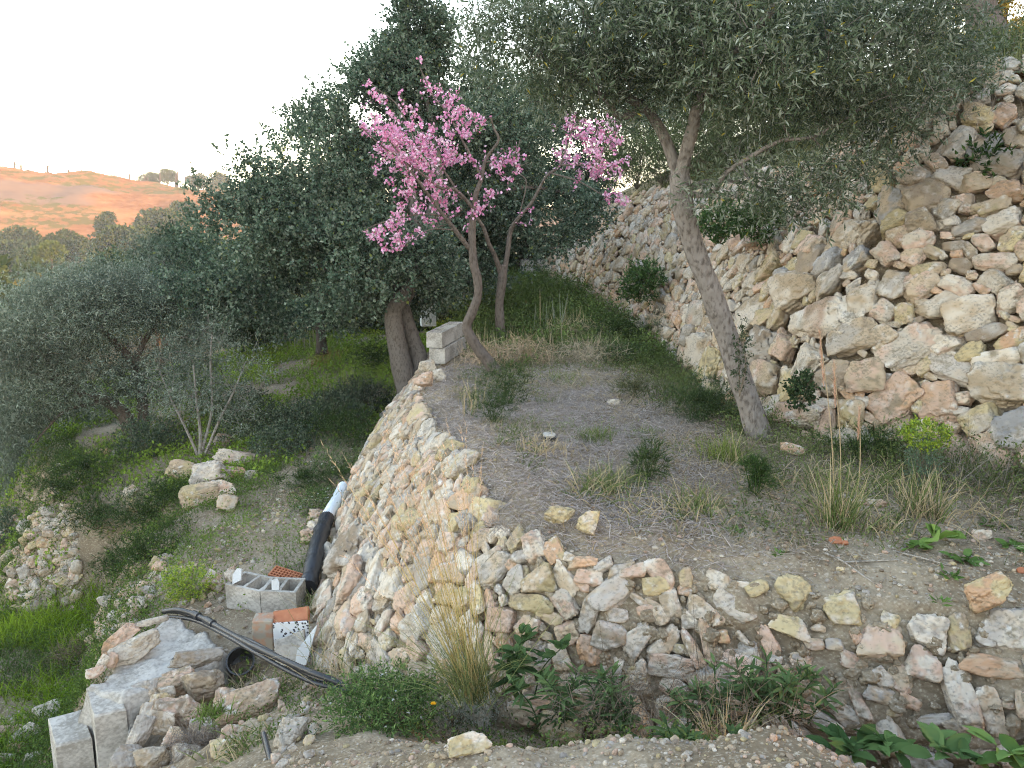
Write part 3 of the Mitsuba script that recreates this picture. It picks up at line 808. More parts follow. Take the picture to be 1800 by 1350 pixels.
def sprays(m, rng, p, out, n_leaf, twig, ln, w, pal, up=0.25, spread=0.9, wild=0.6, hang=0.0, fold=0.2):
    """Leafy twigs: at each point a twig that carries n_leaf leaves; pal: list of (share, colour)."""
    n = len(p)
    d = unit(out * 0.75 + rng.normal(size=(n, 3)) * wild + [0, 0, up])
    t = np.linspace(0.08, 1, n_leaf)
    tw = twig * rng.uniform(0.6, 1.3, n)
    base = p[:, None] + d[:, None] * (t[None, :, None] * tw[:, None, None])
    side = unit(rng.normal(size=(n, n_leaf, 3)))
    dirs = unit(d[:, None] * 0.65 + side * spread - np.array([0, 0, hang]))
    share = np.array([s for s, _ in pal])
    cols = np.array([c for _, c in pal])
    tone = meshkit.fbm(p * 1.4, 2, 21)
    pick = rng.choice(len(pal), n * n_leaf, p=share / share.sum())
    c = cols[pick] * np.repeat(0.45 + 1.1 * tone, n_leaf)[:, None] * rng.uniform(0.75, 1.25, (n * n_leaf, 1))
    leaves(m, rng, base.reshape(-1, 3), dirs.reshape(-1, 3), ln * rng.uniform(0.65, 1.2, n * n_leaf), w * rng.uniform(0.75, 1.2, n * n_leaf), c, fold)


OLIVE = [(5, (0.082, 0.112, 0.067)), (4, (0.145, 0.18, 0.118)), (3.3, (0.28, 0.31, 0.25)), (0.12, (0.38, 0.32, 0.06))]
OLIVE_GREY = [(4, (0.11, 0.145, 0.105)), (4, (0.19, 0.23, 0.175)), (3, (0.31, 0.35, 0.29))]
CAROB = [(5, (0.08, 0.125, 0.085)), (4, (0.15, 0.205, 0.145)), (2.4, (0.24, 0.29, 0.225)), (0.15, (0.22, 0.26, 0.08))]
DARK = [(6, (0.055, 0.085, 0.055)), (3, (0.09, 0.13, 0.082)), (1.3, (0.15, 0.19, 0.12))]


def tree(key, label, limbs, blobs, bark, pal, twigs, n_leaf, twig, ln, w, boughs, seed, gap=0.36, freq=2.0, up=0.25, hang=0.0, wild=0.6, group=None, flare=0.3, cat='tree', bough_r=0.003, sag=0.08):
    """limbs: (points, radius at the start, radius at the end), the first the trunk."""
    rng = np.random.default_rng(seed)
    t = thing(key, label, cat, group)
    nodes, rad = [], []
    for i, (pts, r0, r1) in enumerate(limbs):
        m = Mesh()
        q, r = limb(m, pts, r0, r1, bark, rng=rng, flare=flare if i == 0 else 0.0, n=max(10, 7 * len(pts)), sides=12 if i == 0 else 9)
        put('trunk' if i == 0 else 'limb', m, 'bark', smooth=True, parent=t)
        k = len(q) // 2 if i == 0 else 0
        nodes += list(q[k:])
        rad += list(r[k:])
    p, out = blob_points(rng, blobs, twigs, gap, freq, seed)
    m = Mesh()
    if boughs:
        reach(m, rng, nodes, rad, p[rng.choice(len(p), min(boughs, len(p)), replace=False)], np.array(bark) * 0.75, r_end=bough_r, sag=sag)
        tell(put('boughs', m, 'bark', smooth=True, parent=t), kind='stuff')
    m = Mesh()
    sprays(m, rng, p, out, n_leaf, twig, ln, w, pal, up, wild=wild, hang=hang)
    tell(put('foliage', m, 'leaf', parent=t), kind='stuff')
    return t


# the leaning olive on the terrace
X = at
tree('olive_tree', 'leaning grey olive tree with forked trunk on the terrace beside the high stone wall',
     [([X(1345, 792, 6.0), X(1322, 730, 6.0), X(1300, 660, 6.0), X(1278, 590, 6.0), X(1248, 510, 5.95), X(1215, 420, 5.9), X(1200, 360, 5.85), X(1194, 305, 5.85)], 0.090, 0.074),
      ([X(1196, 330, 5.85), X(1202, 285, 5.8), X(1217, 230, 5.7), X(1226, 190, 5.6), X(1262, 120, 5.5), X(1330, 50, 5.3), X(1400, -40, 5.2)], 0.056, 0.025),
      ([X(1194, 325, 5.85), X(1186, 290, 5.9), X(1165, 235, 5.95), X(1135, 190, 6.0), X(1085, 158, 6.0), X(1072, 110, 6.0), X(1040, 40, 5.9), X(980, -60, 5.8)], 0.048, 0.02),
      ([X(1128, 188, 6.0), X(1108, 202, 5.95), X(1085, 203, 5.9), X(1060, 170, 5.8), X(1000, 130, 5.7), X(920, 80, 5.6)], 0.03, 0.012),
      ([X(1205, 340, 5.85), X(1250, 341, 5.7), X(1275, 305, 5.6), X(1320, 275, 5.55), X(1372, 248, 5.6), X(1430, 240, 5.7), X(1500, 200, 5.9), X(1600, 130, 6.2)], 0.021, 0.008),
      ([X(1212, 332, 5.85), X(1245, 318, 5.9), X(1310, 322, 5.9), X(1370, 345, 5.9)], 0.02, 0.008),
      ([X(1222, 205, 5.65), X(1290, 110, 5.9), X(1400, 70, 6.1), X(1540, 60, 6.3), X(1640, 60, 6.5)], 0.035, 0.012)],
     [(900, 55, 5.8, 85, 70, .8), (900, 75, 5.8, 70, 60, .7), (870, 110, 5.8, 55, 42, .6), (960, 120, 5.8, 80, 55, .7), (858, 105, 5.8, 48, 42, .5), (1000, 70, 5.8, 110, 95, .9), (1000, 150, 5.8, 95, 42, .6), (1120, 50, 5.8, 120, 95, .9), (1095, 160, 6.0, 75, 48, .5), (1250, 70, 5.6, 120, 105, .9), (1320, 160, 5.4, 90, 60, .6),
      (1400, 80, 5.7, 125, 110, .9), (1420, 175, 5.6, 110, 55, .6), (1550, 95, 6.0, 110, 105, .9), (1540, 200, 6.0, 85, 45, .6), (1640, 90, 6.3, 65, 85, .6), (1450, -20, 5.6, 300, 60, .9), (1690, 125, 6.4, 45, 45, .4), (1100, -30, 5.8, 260, 60, .9),
      (1300, 326, 5.6, 75, 34, .10), (1395, 320, 5.6, 85, 48, .14), (1490, 290, 5.7, 85, 42, .12), (1385, 366, 5.7, 65, 26, .08), (1465, 338, 5.8, 50, 30, .08), (1565, 238, 6.0, 62, 38, .10), (1250, 345, 5.6, 36, 22, .06), (1200, 120, 5.5, 60, 60, .5)],
     (0.28, 0.25, 0.23), OLIVE, 9800, 9, 0.17, 0.058, 0.0130, 640, 21, gap=0.41, freq=2.1, up=0.15, wild=0.75)

# the pair of blossoming trees
BARK_B = (0.165, 0.138, 0.12)


def blossom_tree(key, label, limbs, blobs, n_cl, seed, per=26):
    rng = np.random.default_rng(seed)
    t = thing(key, label, 'tree', None)
    nodes, rad = [], []
    for i, (pts, r0, r1) in enumerate(limbs):
        m = Mesh()
        q, r = limb(m, pts, r0, r1, BARK_B, rng=rng, flare=0.35 if i == 0 else 0, n=max(10, 7 * len(pts)), lump=0.22)
        put('trunk' if i == 0 else 'limb', m, 'bark', smooth=True, parent=t)
        k = len(q) * 2 // 3 if i == 0 else 2
        nodes += list(q[k:])
        rad += list(r[k:])
    p, out = blob_points(rng, blobs, n_cl)
    m = Mesh()
    nn, rr = list(nodes), list(rad)
    fl = []
    order = np.argsort([np.min(np.linalg.norm(np.array(nn) - q, axis=1)) for q in p])
    for i in order:
        A = np.array(nn)
        dist = np.linalg.norm(A - p[i], axis=1)
        k = np.argmin(dist)
        a, L = A[k], dist[k]
        q = catmull([a, (a + p[i]) / 2 + rng.normal(size=3) * L * 0.1, p[i]], 6)
        r = np.linspace(min(rr[k] * 0.6, 0.004 + 0.012 * L), 0.0022, 6)
        tube(m, q, r, (0.33, 0.29, 0.26), sides=4)
        nn += list(q[2:])
        rr += list(r[2:])
        s = rng.random(int(per * rng.uniform(0.4, 1.3))) ** 0.6
        pos = q[np.clip((s * 5).astype(int), 0, 4)] * (1 - (s * 5 % 1))[:, None] + q[np.clip((s * 5).astype(int) + 1, 0, 5)] * (s * 5 % 1)[:, None]
        pos = pos[np.linalg.norm(pos - p[i], axis=1) < 0.20]
        fl.append(pos + rng.normal(size=pos.shape) * 0.02)
    tell(put('twigs', m, 'bark', smooth=True, parent=t), kind='stuff')
    c = np.vstack(fl)
    n = len(c)
    axis = unit(rng.normal(size=(n, 3)))
    u = unit(np.cross(axis, rng.normal(size=(n, 3))))
    w = np.cross(axis, u)
    m = Mesh()
    tone = np.array([(0.80, 0.37, 0.60), (0.85, 0.54, 0.72), (0.68, 0.24, 0.42), (0.87, 0.70, 0.80)])[rng.choice(4, n, p=[0.36, 0.30, 0.16, 0.18])] * rng.uniform(0.85, 1.1, (n, 1))
    for k in range(5):
        a = 2 * np.pi * k / 5
        d = u * math.cos(a) + w * math.sin(a) + axis * 0.35
        leaves(m, rng, c, d, rng.uniform(0.017, 0.023, n), rng.uniform(0.016, 0.021, n), tone, 0.12, nrm=axis)
    tell(put('blossom', m, 'leaf', parent=t), kind='stuff')
    m = Mesh()
    k = rng.choice(n, n // 5)
    leaves(m, rng, c[k] + rng.normal(size=(len(k), 3)) * 0.02, rng.normal(size=(len(k), 3)) + [0, 0, .6], 0.035, 0.01, np.array((0.20, 0.28, 0.08)) * rng.uniform(0.7, 1.2, (len(k), 1)))
    tell(put('young_leaves', m, 'leaf', parent=t), kind='stuff')
    return t


blossom_tree('blossom_tree', 'pink blossoming tree with crooked pale trunk rising from behind the fennel on the terrace',
             [([X(884, 672, 9.0), X(862, 640, 9.0), X(838, 610, 9.0), X(820, 576, 9.0), X(830, 548, 9.0), X(840, 520, 9.0), X(839, 490, 9.0), X(832, 460, 9.0), X(830, 420, 9.0), X(831, 385, 9.0)], 0.0667, 0.0434),
              ([X(831, 388, 9.0), X(836, 345, 9.0), X(846, 315, 9.0), X(854, 280, 9.0), X(876, 247, 9.0), X(868, 225, 9.0), X(862, 205, 8.95)], 0.0319, 0.0062),
              ([X(826, 438, 9.0), X(798, 402, 8.9), X(773, 370, 8.8), X(748, 335, 8.7), X(715, 290, 8.6), X(680, 240, 8.5)], 0.0290, 0.0074),
              ([X(832, 366, 9.0), X(801, 334, 8.9), X(773, 330, 8.8), X(743, 307, 8.7), X(700, 277, 8.6), X(667, 253, 8.5), X(634, 222, 8.4)], 0.0203, 0.0050),
              ([X(846, 310, 9.0), X(820, 260, 9.1), X(787, 200, 9.2), X(760, 167, 9.2), X(738, 118, 9.2)], 0.0174, 0.0050),
              ([X(812, 350, 9.0), X(780, 300, 9.0), X(733, 250, 9.0), X(700, 187, 9.0), X(662, 155, 9.0)], 0.0145, 0.0043),
              ([X(787, 380, 8.9), X(733, 377, 8.7), X(667, 393, 8.6), X(636, 407, 8.5)], 0.0104, 0.0040),
              ([X(800, 404, 8.9), X(755, 404, 8.7), X(720, 425, 8.6), X(695, 440, 8.6)], 0.0081, 0.0040),
              ([X(854, 285, 9.0), X(880, 282, 9.0), X(905, 270, 9.0), X(915, 245, 9.0)], 0.0116, 0.0040)],
             [(660, 165, 9, 14, 22, .2), (705, 180, 9, 22, 14, .3), (650, 215, 8.6, 25, 25, .3), (690, 230, 8.7, 42, 35, .4), (740, 205, 9, 14, 20, .2), (690, 270, 8.7, 45, 35, .4), (740, 290, 8.8, 45, 35, .4), (790, 270, 9, 30, 35, .3), (748, 130, 9.2, 14, 22, .2),
              (762, 155, 9.2, 10, 15, .2), (785, 175, 9.1, 25, 18, .3), (805, 200, 9, 25, 28, .3), (822, 220, 9, 20, 20, .3), (840, 218, 9, 10, 12, .2), (850, 240, 9, 8, 10, .2), (790, 230, 9, 20, 15, .3), (830, 270, 9, 35, 10, .3), (905, 262, 9, 16, 22, .3),
              (915, 285, 9, 12, 12, .2), (880, 282, 9, 22, 10, .2), (895, 300, 9, 26, 30, .3), (845, 300, 9, 16, 14, .3), (690, 300, 8.7, 22, 20, .3), (665, 315, 8.7, 15, 12, .2), (730, 330, 8.8, 30, 20, .3), (780, 330, 8.9, 18, 12, .3), (850, 355, 9, 16, 20, .2), (885, 335, 9, 20, 14, .2),
              (872, 330, 9, 14, 14, .2), (815, 382, 9, 15, 14, .2), (845, 378, 9, 10, 15, .2), (710, 370, 8.7, 24, 24, .3), (740, 380, 8.8, 25, 18, .3), (770, 355, 8.9, 20, 18, .3), (790, 365, 9, 14, 10, .2), (690, 410, 8.6, 42, 26, .4), (690, 415, 8.6, 36, 22, .3), (660, 400, 8.6, 18, 10, .2),
              (640, 405, 8.5, 8, 8, .1), (700, 435, 8.6, 10, 8, .1), (725, 430, 8.6, 10, 6, .1), (750, 395, 8.7, 10, 6, .1), (720, 250, 8.8, 60, 50, .4)], 520, 31, per=9)
blossom_tree('blossom_tree', 'pink blossoming tree with dark straight forked trunk behind the crooked one',
             [([X(882, 612, 11.3), X(879, 570, 11.3), X(878, 530, 11.3), X(883, 490, 11.3), X(884, 465, 11.3)], 0.0725, 0.0620),
              ([X(880, 480, 11.3), X(870, 450, 11.2), X(860, 430, 11.1), X(850, 400, 11.0), X(836, 375, 10.9), X(838, 330, 10.8)], 0.0406, 0.0124),
              ([X(886, 480, 11.3), X(892, 445, 11.3), X(898, 405, 11.3), X(912, 382, 11.2), X(935, 355, 11.2), X(960, 310, 11.2), X(985, 289, 11.2), X(1003, 235, 11.2), X(1018, 195, 11.2)], 0.0406, 0.0074),
              ([X(984, 290, 11.2), X(1040, 288, 11.2), X(1062, 265, 11.2), X(1080, 240, 11.2), X(1083, 215, 11.2)], 0.0145, 0.0043),
              ([X(970, 305, 11.2), X(1015, 318, 11.1), X(1060, 343, 11.0), X(1092, 358, 11.0)], 0.0128, 0.0040),
              ([X(912, 382, 11.2), X(925, 320, 11.2), X(905, 300, 11.2), X(930, 285, 11.2)], 0.0104, 0.0040)],
             [(990, 220, 11.2, 12, 15, .2), (1005, 208, 11.2, 10, 15, .2), (1030, 228, 11.2, 12, 12, .2), (1060, 225, 11.2, 15, 20, .3), (1082, 240, 11.2, 8, 25, .2), (1010, 250, 11.2, 15, 10, .2), (985, 270, 11.2, 12, 18, .2), (1010, 285, 11.2, 20, 10, .2),
              (1040, 270, 11.2, 20, 15, .3), (1075, 295, 11.2, 18, 18, .3), (1090, 290, 11.1, 8, 20, .2), (1050, 305, 11.2, 12, 10, .2), (1015, 320, 11.1, 10, 8, .1), (1025, 335, 11.1, 10, 8, .1), (1065, 340, 11, 15, 10, .2), (1090, 345, 11, 8, 8, .1), (1085, 358, 11, 10, 5, .1),
              (920, 380, 11.2, 12, 14, .2), (930, 405, 11.2, 5, 6, .1), (970, 300, 11.2, 8, 6, .1), (1045, 240, 11.2, 35, 30, .3), (1040, 290, 11.2, 40, 15, .3)], 230, 32, per=10)

# the big dark carob and the trees round it
tree('carob_tree', 'big dark green evergreen tree with twin pale trunks leaning beside the concrete block wall',
     [([X(722, 700, 11.2), X(705, 640, 11.2), X(695, 590, 11.2), X(692, 545, 11.2), X(715, 515, 11.2), X(728, 475, 11.3), X(735, 420, 11.4), X(720, 330, 11.6)], 0.150, 0.08),
      ([X(724, 690, 11.3), X(738, 640, 11.4), X(722, 590, 11.5), X(708, 540, 11.5), X(690, 470, 11.6), X(640, 380, 11.8)], 0.15, 0.07),
      ([X(735, 430, 11.4), X(770, 330, 11.8), X(760, 220, 12.0), X(742, 150, 12.2), X(735, 90, 12.3)], 0.09, 0.014),
      ([X(690, 480, 11.8), X(600, 420, 12.4), X(520, 380, 12.8), X(450, 350, 13)], 0.07, 0.02),
      ([X(665, 480, 11.9), X(570, 470, 12.4), X(480, 450, 12.6), X(420, 440, 12.6)], 0.05, 0.02),
      ([X(735, 420, 11.4), X(830, 360, 12.5), X(920, 330, 13), X(1000, 340, 13.5)], 0.07, 0.02)],
     [(722, 45, 12.3, 34, 50, .4), (768, 75, 12.3, 25, 55, .4), (715, 140, 12.3, 75, 60, .8), (640, 200, 12.2, 85, 60, .9), (730, 240, 12.2, 140, 90, 1.2), (560, 260, 12, 75, 75, .9), (600, 330, 11.9, 130, 110, 1.2), (500, 320, 12, 80, 65, .8), (440, 310, 12, 45, 45, .5),
      (470, 400, 11.6, 100, 80, .9), (400, 420, 11.6, 60, 70, .6), (560, 460, 11.3, 140, 90, .9), (700, 420, 12.2, 140, 120, 1.0), (690, 510, 12.0, 110, 55, .6), (820, 300, 13, 110, 140, 1.0), (830, 430, 13, 110, 90, .8), (930, 380, 13.3, 120, 80, .9), (1010, 370, 13.6, 65, 55, .6),
      (900, 230, 13.5, 80, 90, .9), (350, 480, 11.6, 60, 70, .6), (430, 500, 11.4, 90, 60, .7), (345, 345, 11.2, 14, 40, .2), (372, 380, 11.3, 30, 20, .3), (590, 540, 11.6, 80, 40, .5), (480, 550, 11.8, 90, 40, .6), (840, 130, 13, 50, 60, .6), (720, 440, 10.7, 55, 45, .4), (650, 490, 10.7, 60, 50, .4), (770, 470, 11.0, 45, 60, .4), (620, 420, 10.8, 80, 60, .5), (722, 4, 12.3, 20, 34, .4), (722, 10, 12.3, 20, 34, .4), (722, 20, 12.3, 24, 36, .4), (708, 55, 12.3, 30, 42, .45), (708, 65, 12.3, 30, 42, .45), (768, 58, 12.3, 20, 46, .4), (768, 66, 12.3, 20, 46, .4), (670, 130, 12.3, 40, 40, .5), (745, 100, 12.3, 45, 40, .6), (700, 120, 12.3, 55, 50, .7), (650, 150, 12.2, 45, 45, .6)],
     (0.19, 0.168, 0.15), CAROB, 21000, 9, 0.20, 0.060, 0.042, 520, 41, gap=0.42, freq=1.5, up=0.30, wild=0.6)
tree('evergreen_tree', 'dense dark evergreen tree with thin dark trunk standing in the green meadow',
     [([X(566, 622, 15.5), X(563, 580, 15.5), X(560, 540, 15.6), X(565, 480, 15.7), X(575, 400, 15.8)], 0.10, 0.05), ([X(562, 540, 15.6), X(530, 480, 15.6), X(490, 430, 15.6)], 0.05, 0.02), ([X(562, 545, 15.6), X(620, 480, 16), X(660, 420, 16)], 0.05, 0.02)],
     [(560, 470, 15.6, 110, 70, 1.0), (480, 480, 15.6, 80, 60, 0.8), (640, 480, 16, 80, 70, 0.8), (400, 500, 16, 90, 60, 0.8), (560, 400, 16, 140, 90, 1.0)], (0.10, 0.085, 0.075), DARK, 4200, 8, 0.22, 0.075, 0.05, 130, 42, gap=0.42, freq=1.3)
tree('evergreen_tree', 'dark evergreen tree closing the far end of the terrace behind the blossoming trees',
     [([X(905, 520, 18), X(912, 470, 18), X(925, 430, 18), X(930, 360, 18)], 0.12, 0.06), ([X(915, 470, 18), X(960, 420, 18), X(1010, 370, 18)], 0.06, 0.02), ([X(920, 440, 18), X(850, 380, 18), X(800, 330, 18)], 0.06, 0.02)],
     [(900, 330, 18, 140, 130, 1.4), (1000, 360, 17.5, 90, 80, 1.0), (820, 400, 18, 120, 100, 1.2), (960, 210, 18.5, 90, 80, 1.2), (900, 440, 18.5, 110, 60, 1.0), (780, 480, 18.5, 110, 70, 1.0), (1040, 300, 18, 50, 70, .8)], (0.10, 0.085, 0.075), DARK, 6500, 8, 0.25, 0.085, 0.055, 150, 43, gap=0.42, freq=1.2)
tree('evergreen_tree', 'shadowy evergreen tree with stout black trunk left of the green meadow',
     [([X(338, 600, 17), X(336, 570, 17), X(345, 520, 17), X(360, 460, 17)], 0.20, 0.10), ([X(345, 530, 17), X(300, 480, 17), X(270, 440, 17)], 0.08, 0.03)],
     [(330, 500, 17.5, 100, 80, 1.2), (250, 500, 18, 90, 60, 1.0), (420, 540, 17.5, 80, 60, 1.0), (330, 440, 18, 70, 40, 1.0)], (0.07, 0.06, 0.055), DARK, 3600, 8, 0.25, 0.085, 0.055, 100, 44, gap=0.42, freq=1.2)
tree('evergreen_tree', 'low dark bushy tree between the carob trunks and the meadow edge',
     [([X(470, 605, 19), X(470, 580, 19), X(472, 540, 19)], 0.09, 0.05)],
     [(470, 560, 19, 60, 40, 1.0), (420, 575, 19.5, 60, 30, 1.0), (620, 560, 19.5, 90, 40, 1.0), (540, 570, 20, 60, 30, 1.0), (700, 560, 20, 90, 50, 1.2), (790, 560, 20, 70, 50, 1.0)], (0.08, 0.07, 0.06), DARK, 3200, 8, 0.26, 0.09, 0.06, 60, 45, gap=0.40, freq=1.0)
# the silvery olive on the bank at the left
tree('olive_tree', 'silvery rounded olive tree leaning left on the earth bank at the left',
     [([X(236, 780, 11.6), X(228, 755, 11.6), X(215, 725, 11.6), X(185, 703, 11.5), X(140, 690, 11.3), X(90, 660, 11.1)], 0.13, 0.05),
      ([X(240, 778, 11.7), X(252, 740, 11.8), X(248, 690, 11.9), X(235, 640, 11.9), X(205, 605, 11.9), X(170, 570, 11.8), X(140, 530, 11.8)], 0.10, 0.03),
      ([X(235, 640, 11.9), X(260, 590, 12), X(300, 540, 12), X(320, 500, 12)], 0.05, 0.015), ([X(190, 704, 11.5), X(120, 720, 11.2), X(85, 750, 11.0), X(60, 780, 10.9)], 0.03, 0.01)],
     [(150, 560, 11.6, 130, 90, 1.2), (60, 590, 11.2, 90, 85, 1.0), (250, 520, 12, 100, 70, 1.0), (320, 570, 12, 80, 80, 1.0), (200, 490, 12, 80, 40, .8), (90, 530, 11.5, 80, 45, .8), (40, 680, 11, 80, 75, .9), (150, 660, 11.4, 110, 70, .8), (290, 650, 12, 90, 70, .7), (20, 760, 10.8, 50, 60, .6), (255, 445, 12, 30, 25, .3)],
     (0.15, 0.125, 0.105), OLIVE_GREY, 13000, 9, 0.20, 0.062, 0.0135, 420, 51, gap=0.40, freq=1.5, up=0.25, wild=0.7, hang=0.15)
tree('olive_tree', 'pale wispy olive sapling with bare grey twigs beside the boulders on the path brink',
     [([X(352, 800, 10.0), X(352, 760, 10.0), X(345, 700, 10.0), X(340, 640, 10)], 0.025, 0.012), ([X(360, 800, 10.0), X(385, 740, 10.0), X(410, 690, 10.0), X(430, 640, 10)], 0.02, 0.008), ([X(348, 800, 10.0), X(325, 750, 10.0), X(300, 700, 10.0), X(280, 650, 10)], 0.02, 0.008),
      ([X(356, 790, 10.0), X(372, 720, 10.1), X(370, 640, 10.1), X(372, 590, 10.1)], 0.02, 0.008)],
     [(350, 660, 10, 90, 80, .7), (420, 650, 10, 70, 60, .6), (290, 680, 10, 60, 60, .5), (370, 590, 10.1, 50, 50, .5), (400, 720, 10, 60, 50, .5)], (0.30, 0.28, 0.255), OLIVE_GREY, 900, 8, 0.16, 0.05, 0.012, 330, 52, gap=0.30, up=0.3, wild=0.8, bough_r=0.0035)
tree('olive_tree', 'grey olive tree half seen at the left edge below the leaning silvery one',
     [([X(48, 900, 13), X(46, 850, 13), X(40, 800, 13), X(30, 750, 13)], 0.06, 0.04), ([X(44, 830, 13), X(70, 790, 13), X(105, 750, 13)], 0.04, 0.015)],
     [(25, 790, 13, 80, 70, .9), (100, 765, 13.2, 75, 60, .8), (30, 720, 13, 80, 60, .9), (150, 740, 13.4, 60, 50, .7), (70, 850, 13, 60, 40, .6)], (0.13, 0.11, 0.095), OLIVE_GREY, 4300, 9, 0.20, 0.065, 0.015, 150, 56, gap=0.40, freq=1.5, hang=0.15)
# trees on the slope above the high wall
tree('olive_tree', 'dark double trunked olive tree on the slope above the high wall seen through the fork',
     [([X(1262, 262, 15), X(1262, 235, 15), X(1250, 205, 15), X(1240, 160, 15)], 0.13, 0.08), ([X(1268, 262, 15.1), X(1280, 235, 15.2), X(1285, 200, 15.2), X(1300, 150, 15)], 0.11, 0.06)],
     [(1230, 180, 15, 90, 40, 1.0), (1140, 215, 16, 70, 40, 1.0), (1320, 150, 15, 110, 60, 1.2), (1130, 160, 17, 80, 60, 1.2)], (0.09, 0.08, 0.07), OLIVE, 3200, 8, 0.22, 0.07, 0.02, 90, 53, gap=0.40, freq=1.3)
tree('pine_tree', 'thick dark ribbed trunk of a tall tree at the top of the slope',
     [([X(1745, 108, 14), X(1738, 70, 14), X(1725, 20, 14), X(1712, -60, 14), X(1700, -170, 14)], 0.33, 0.20), ([X(1718, -30, 14), X(1640, -120, 14), X(1580, -200, 14)], 0.12, 0.04)],
     [(1640, -150, 14, 170, 70, 1.8), (1750, -200, 14, 170, 80, 1.8)], (0.17, 0.145, 0.135), DARK, 1500, 8, 0.25, 0.10, 0.05, 60, 54, flare=0.55)
SUN_PAINT = [(5, (0.50, 0.36, 0.07)), (4, (0.62, 0.48, 0.14)), (2, (0.36, 0.30, 0.06))]  # sunlight on this foliage is put into the leaf colour
tree('yellow_tree', 'tree with sunlight painted yellow into its leaves behind the thick dark trunk at the top right',
     [([X(1768, 100, 17), X(1766, 60, 17), X(1770, 0, 17), X(1780, -60, 17)], 0.05, 0.03)],
     [(1745, 20, 17, 26, 40, .6), (1768, 55, 17, 20, 28, .6), (1790, 15, 17, 26, 40, .6), (1660, 45, 18, 28, 40, .6), (1690, 85, 18, 26, 22, .6), (1640, 110, 18, 40, 20, .6), (1760, -40, 17, 60, 40, .8)], (0.12, 0.10, 0.08), SUN_PAINT, 2300, 8, 0.18, 0.06, 0.03, 60, 55, gap=0.40, freq=2.0)


# ------------------------------------------------------------------ concrete, blocks, pipes and rubble
def solid(top, low_z_, bevel=0.012):
    """A cast block from its four top corners down to a level, its edges worn."""
    top = np.asarray(top, float)
    c = top.mean(0)
    pts = []
    for p in top:
        r = unit((p - c) * [1, 1, 0])
        pts += [p - r * bevel, p - [0, 0, bevel]]
        pts += [np.array([p[0], p[1], low_z_])]
    return trimesh.convex.convex_hull(np.array(pts))


def worn(mesh, amp, seed, n=3):
    for _ in range(n):
        mesh = mesh.subdivide()
    v = np.array(mesh.vertices)
    v += (np.stack([meshkit.fbm(v * 9 + k * 13, 3, seed) for k in range(3)], -1) - 0.5) * amp
    return trimesh.Trimesh(v, mesh.faces, process=False)


st = thing('concrete_steps', 'two cast grey concrete steps going down at the lower left', 'steps')
put('step', worn(solid([at_z(151, 1208, -1.25), at_z(164, 1259, -1.25), at_z(221, 1246, -1.25), at_z(212, 1203, -1.25)], -2.4), 0.016, 1), 'concrete', smooth=30, parent=st)
put('step', worn(solid([at_z(83, 1263, -1.47), at_z(98, 1310, -1.47), at_z(161, 1297, -1.47), at_z(146, 1246, -1.47)], -2.6), 0.016, 2), 'concrete', smooth=30, parent=st)

# the mortared head of the rubble wall beside the steps
CAP = [(150, 1206), (205, 1160), (232, 1118), (300, 1084), (345, 1098), (392, 1128), (390, 1165), (345, 1178), (290, 1190), (250, 1215), (224, 1248)]
cap_poly = Polygon([at_z(u, v, -1.22)[:2] for u, v in CAP]).buffer(0.02)
x0, y0, x1, y1 = cap_poly.buffer(0.25).bounds
cx, cy = np.meshgrid(np.arange(x0, x1, 0.02), np.arange(y0, y1, 0.02), indexing='ij')
q = np.stack([cx, cy, cx * 0], -1)
din = near_xy(q.reshape(-1, 3)[:, :2], np.array(cap_poly.exterior.coords)).reshape(cx.shape) * np.where(shapely.contains_xy(cap_poly, cx, cy), 1, -1)
cz = -1.24 + (meshkit.fbm(q * 4, 4, 3) - 0.5) * 0.16 + (meshkit.fbm(q * 17, 3, 4) - 0.5) * 0.04 - 1.1 * ss(0.05, -0.14, din + (meshkit.fbm(q * 7, 3, 5) - 0.5) * 0.12)
cx = cx - 0.04 * ss(0.0, -0.14, din)
rw = thing('rubble_wall', 'rough mortared rubble wall head of boulders and grey cement behind the concrete steps', 'wall')
put('mortar_cap', grid_mesh(np.stack([cx, cy, cz], -1)), 'concrete', smooth=True, parent=rw)
rng = np.random.default_rng(77)


def stone_at(u, v, L, S, ang, kind, y=None, level=None, boxy=0.5, thick=0.75, rough=0.11):
    """A stone whose middle shows at the pixel (u, v), resting where the view through its lower edge meets the ground."""
    g = ground(u, v + 0.35 * S)
    level = level or (4 if L * S > 1800 else 3)
    p = at(u, v, g[1] if y is None else y)
    w = proj(p)[1] / F
    c, s = math.cos(math.radians(ang)), math.sin(math.radians(ang))
    n = unit(EYE - p + [0, 0, 0.6])
    vv, f, col = rock(rng, L / 2 * w, S / 2 * w, S / 2 * w * thick, kind, level, rough, boxy)
    R = frame(RIGHT * c + UPV * s, n)
    return Mesh().add(vv @ R.T + p, f, col)


def cap_y(u, v):
    return at_z(u, v, -1.2)[1]


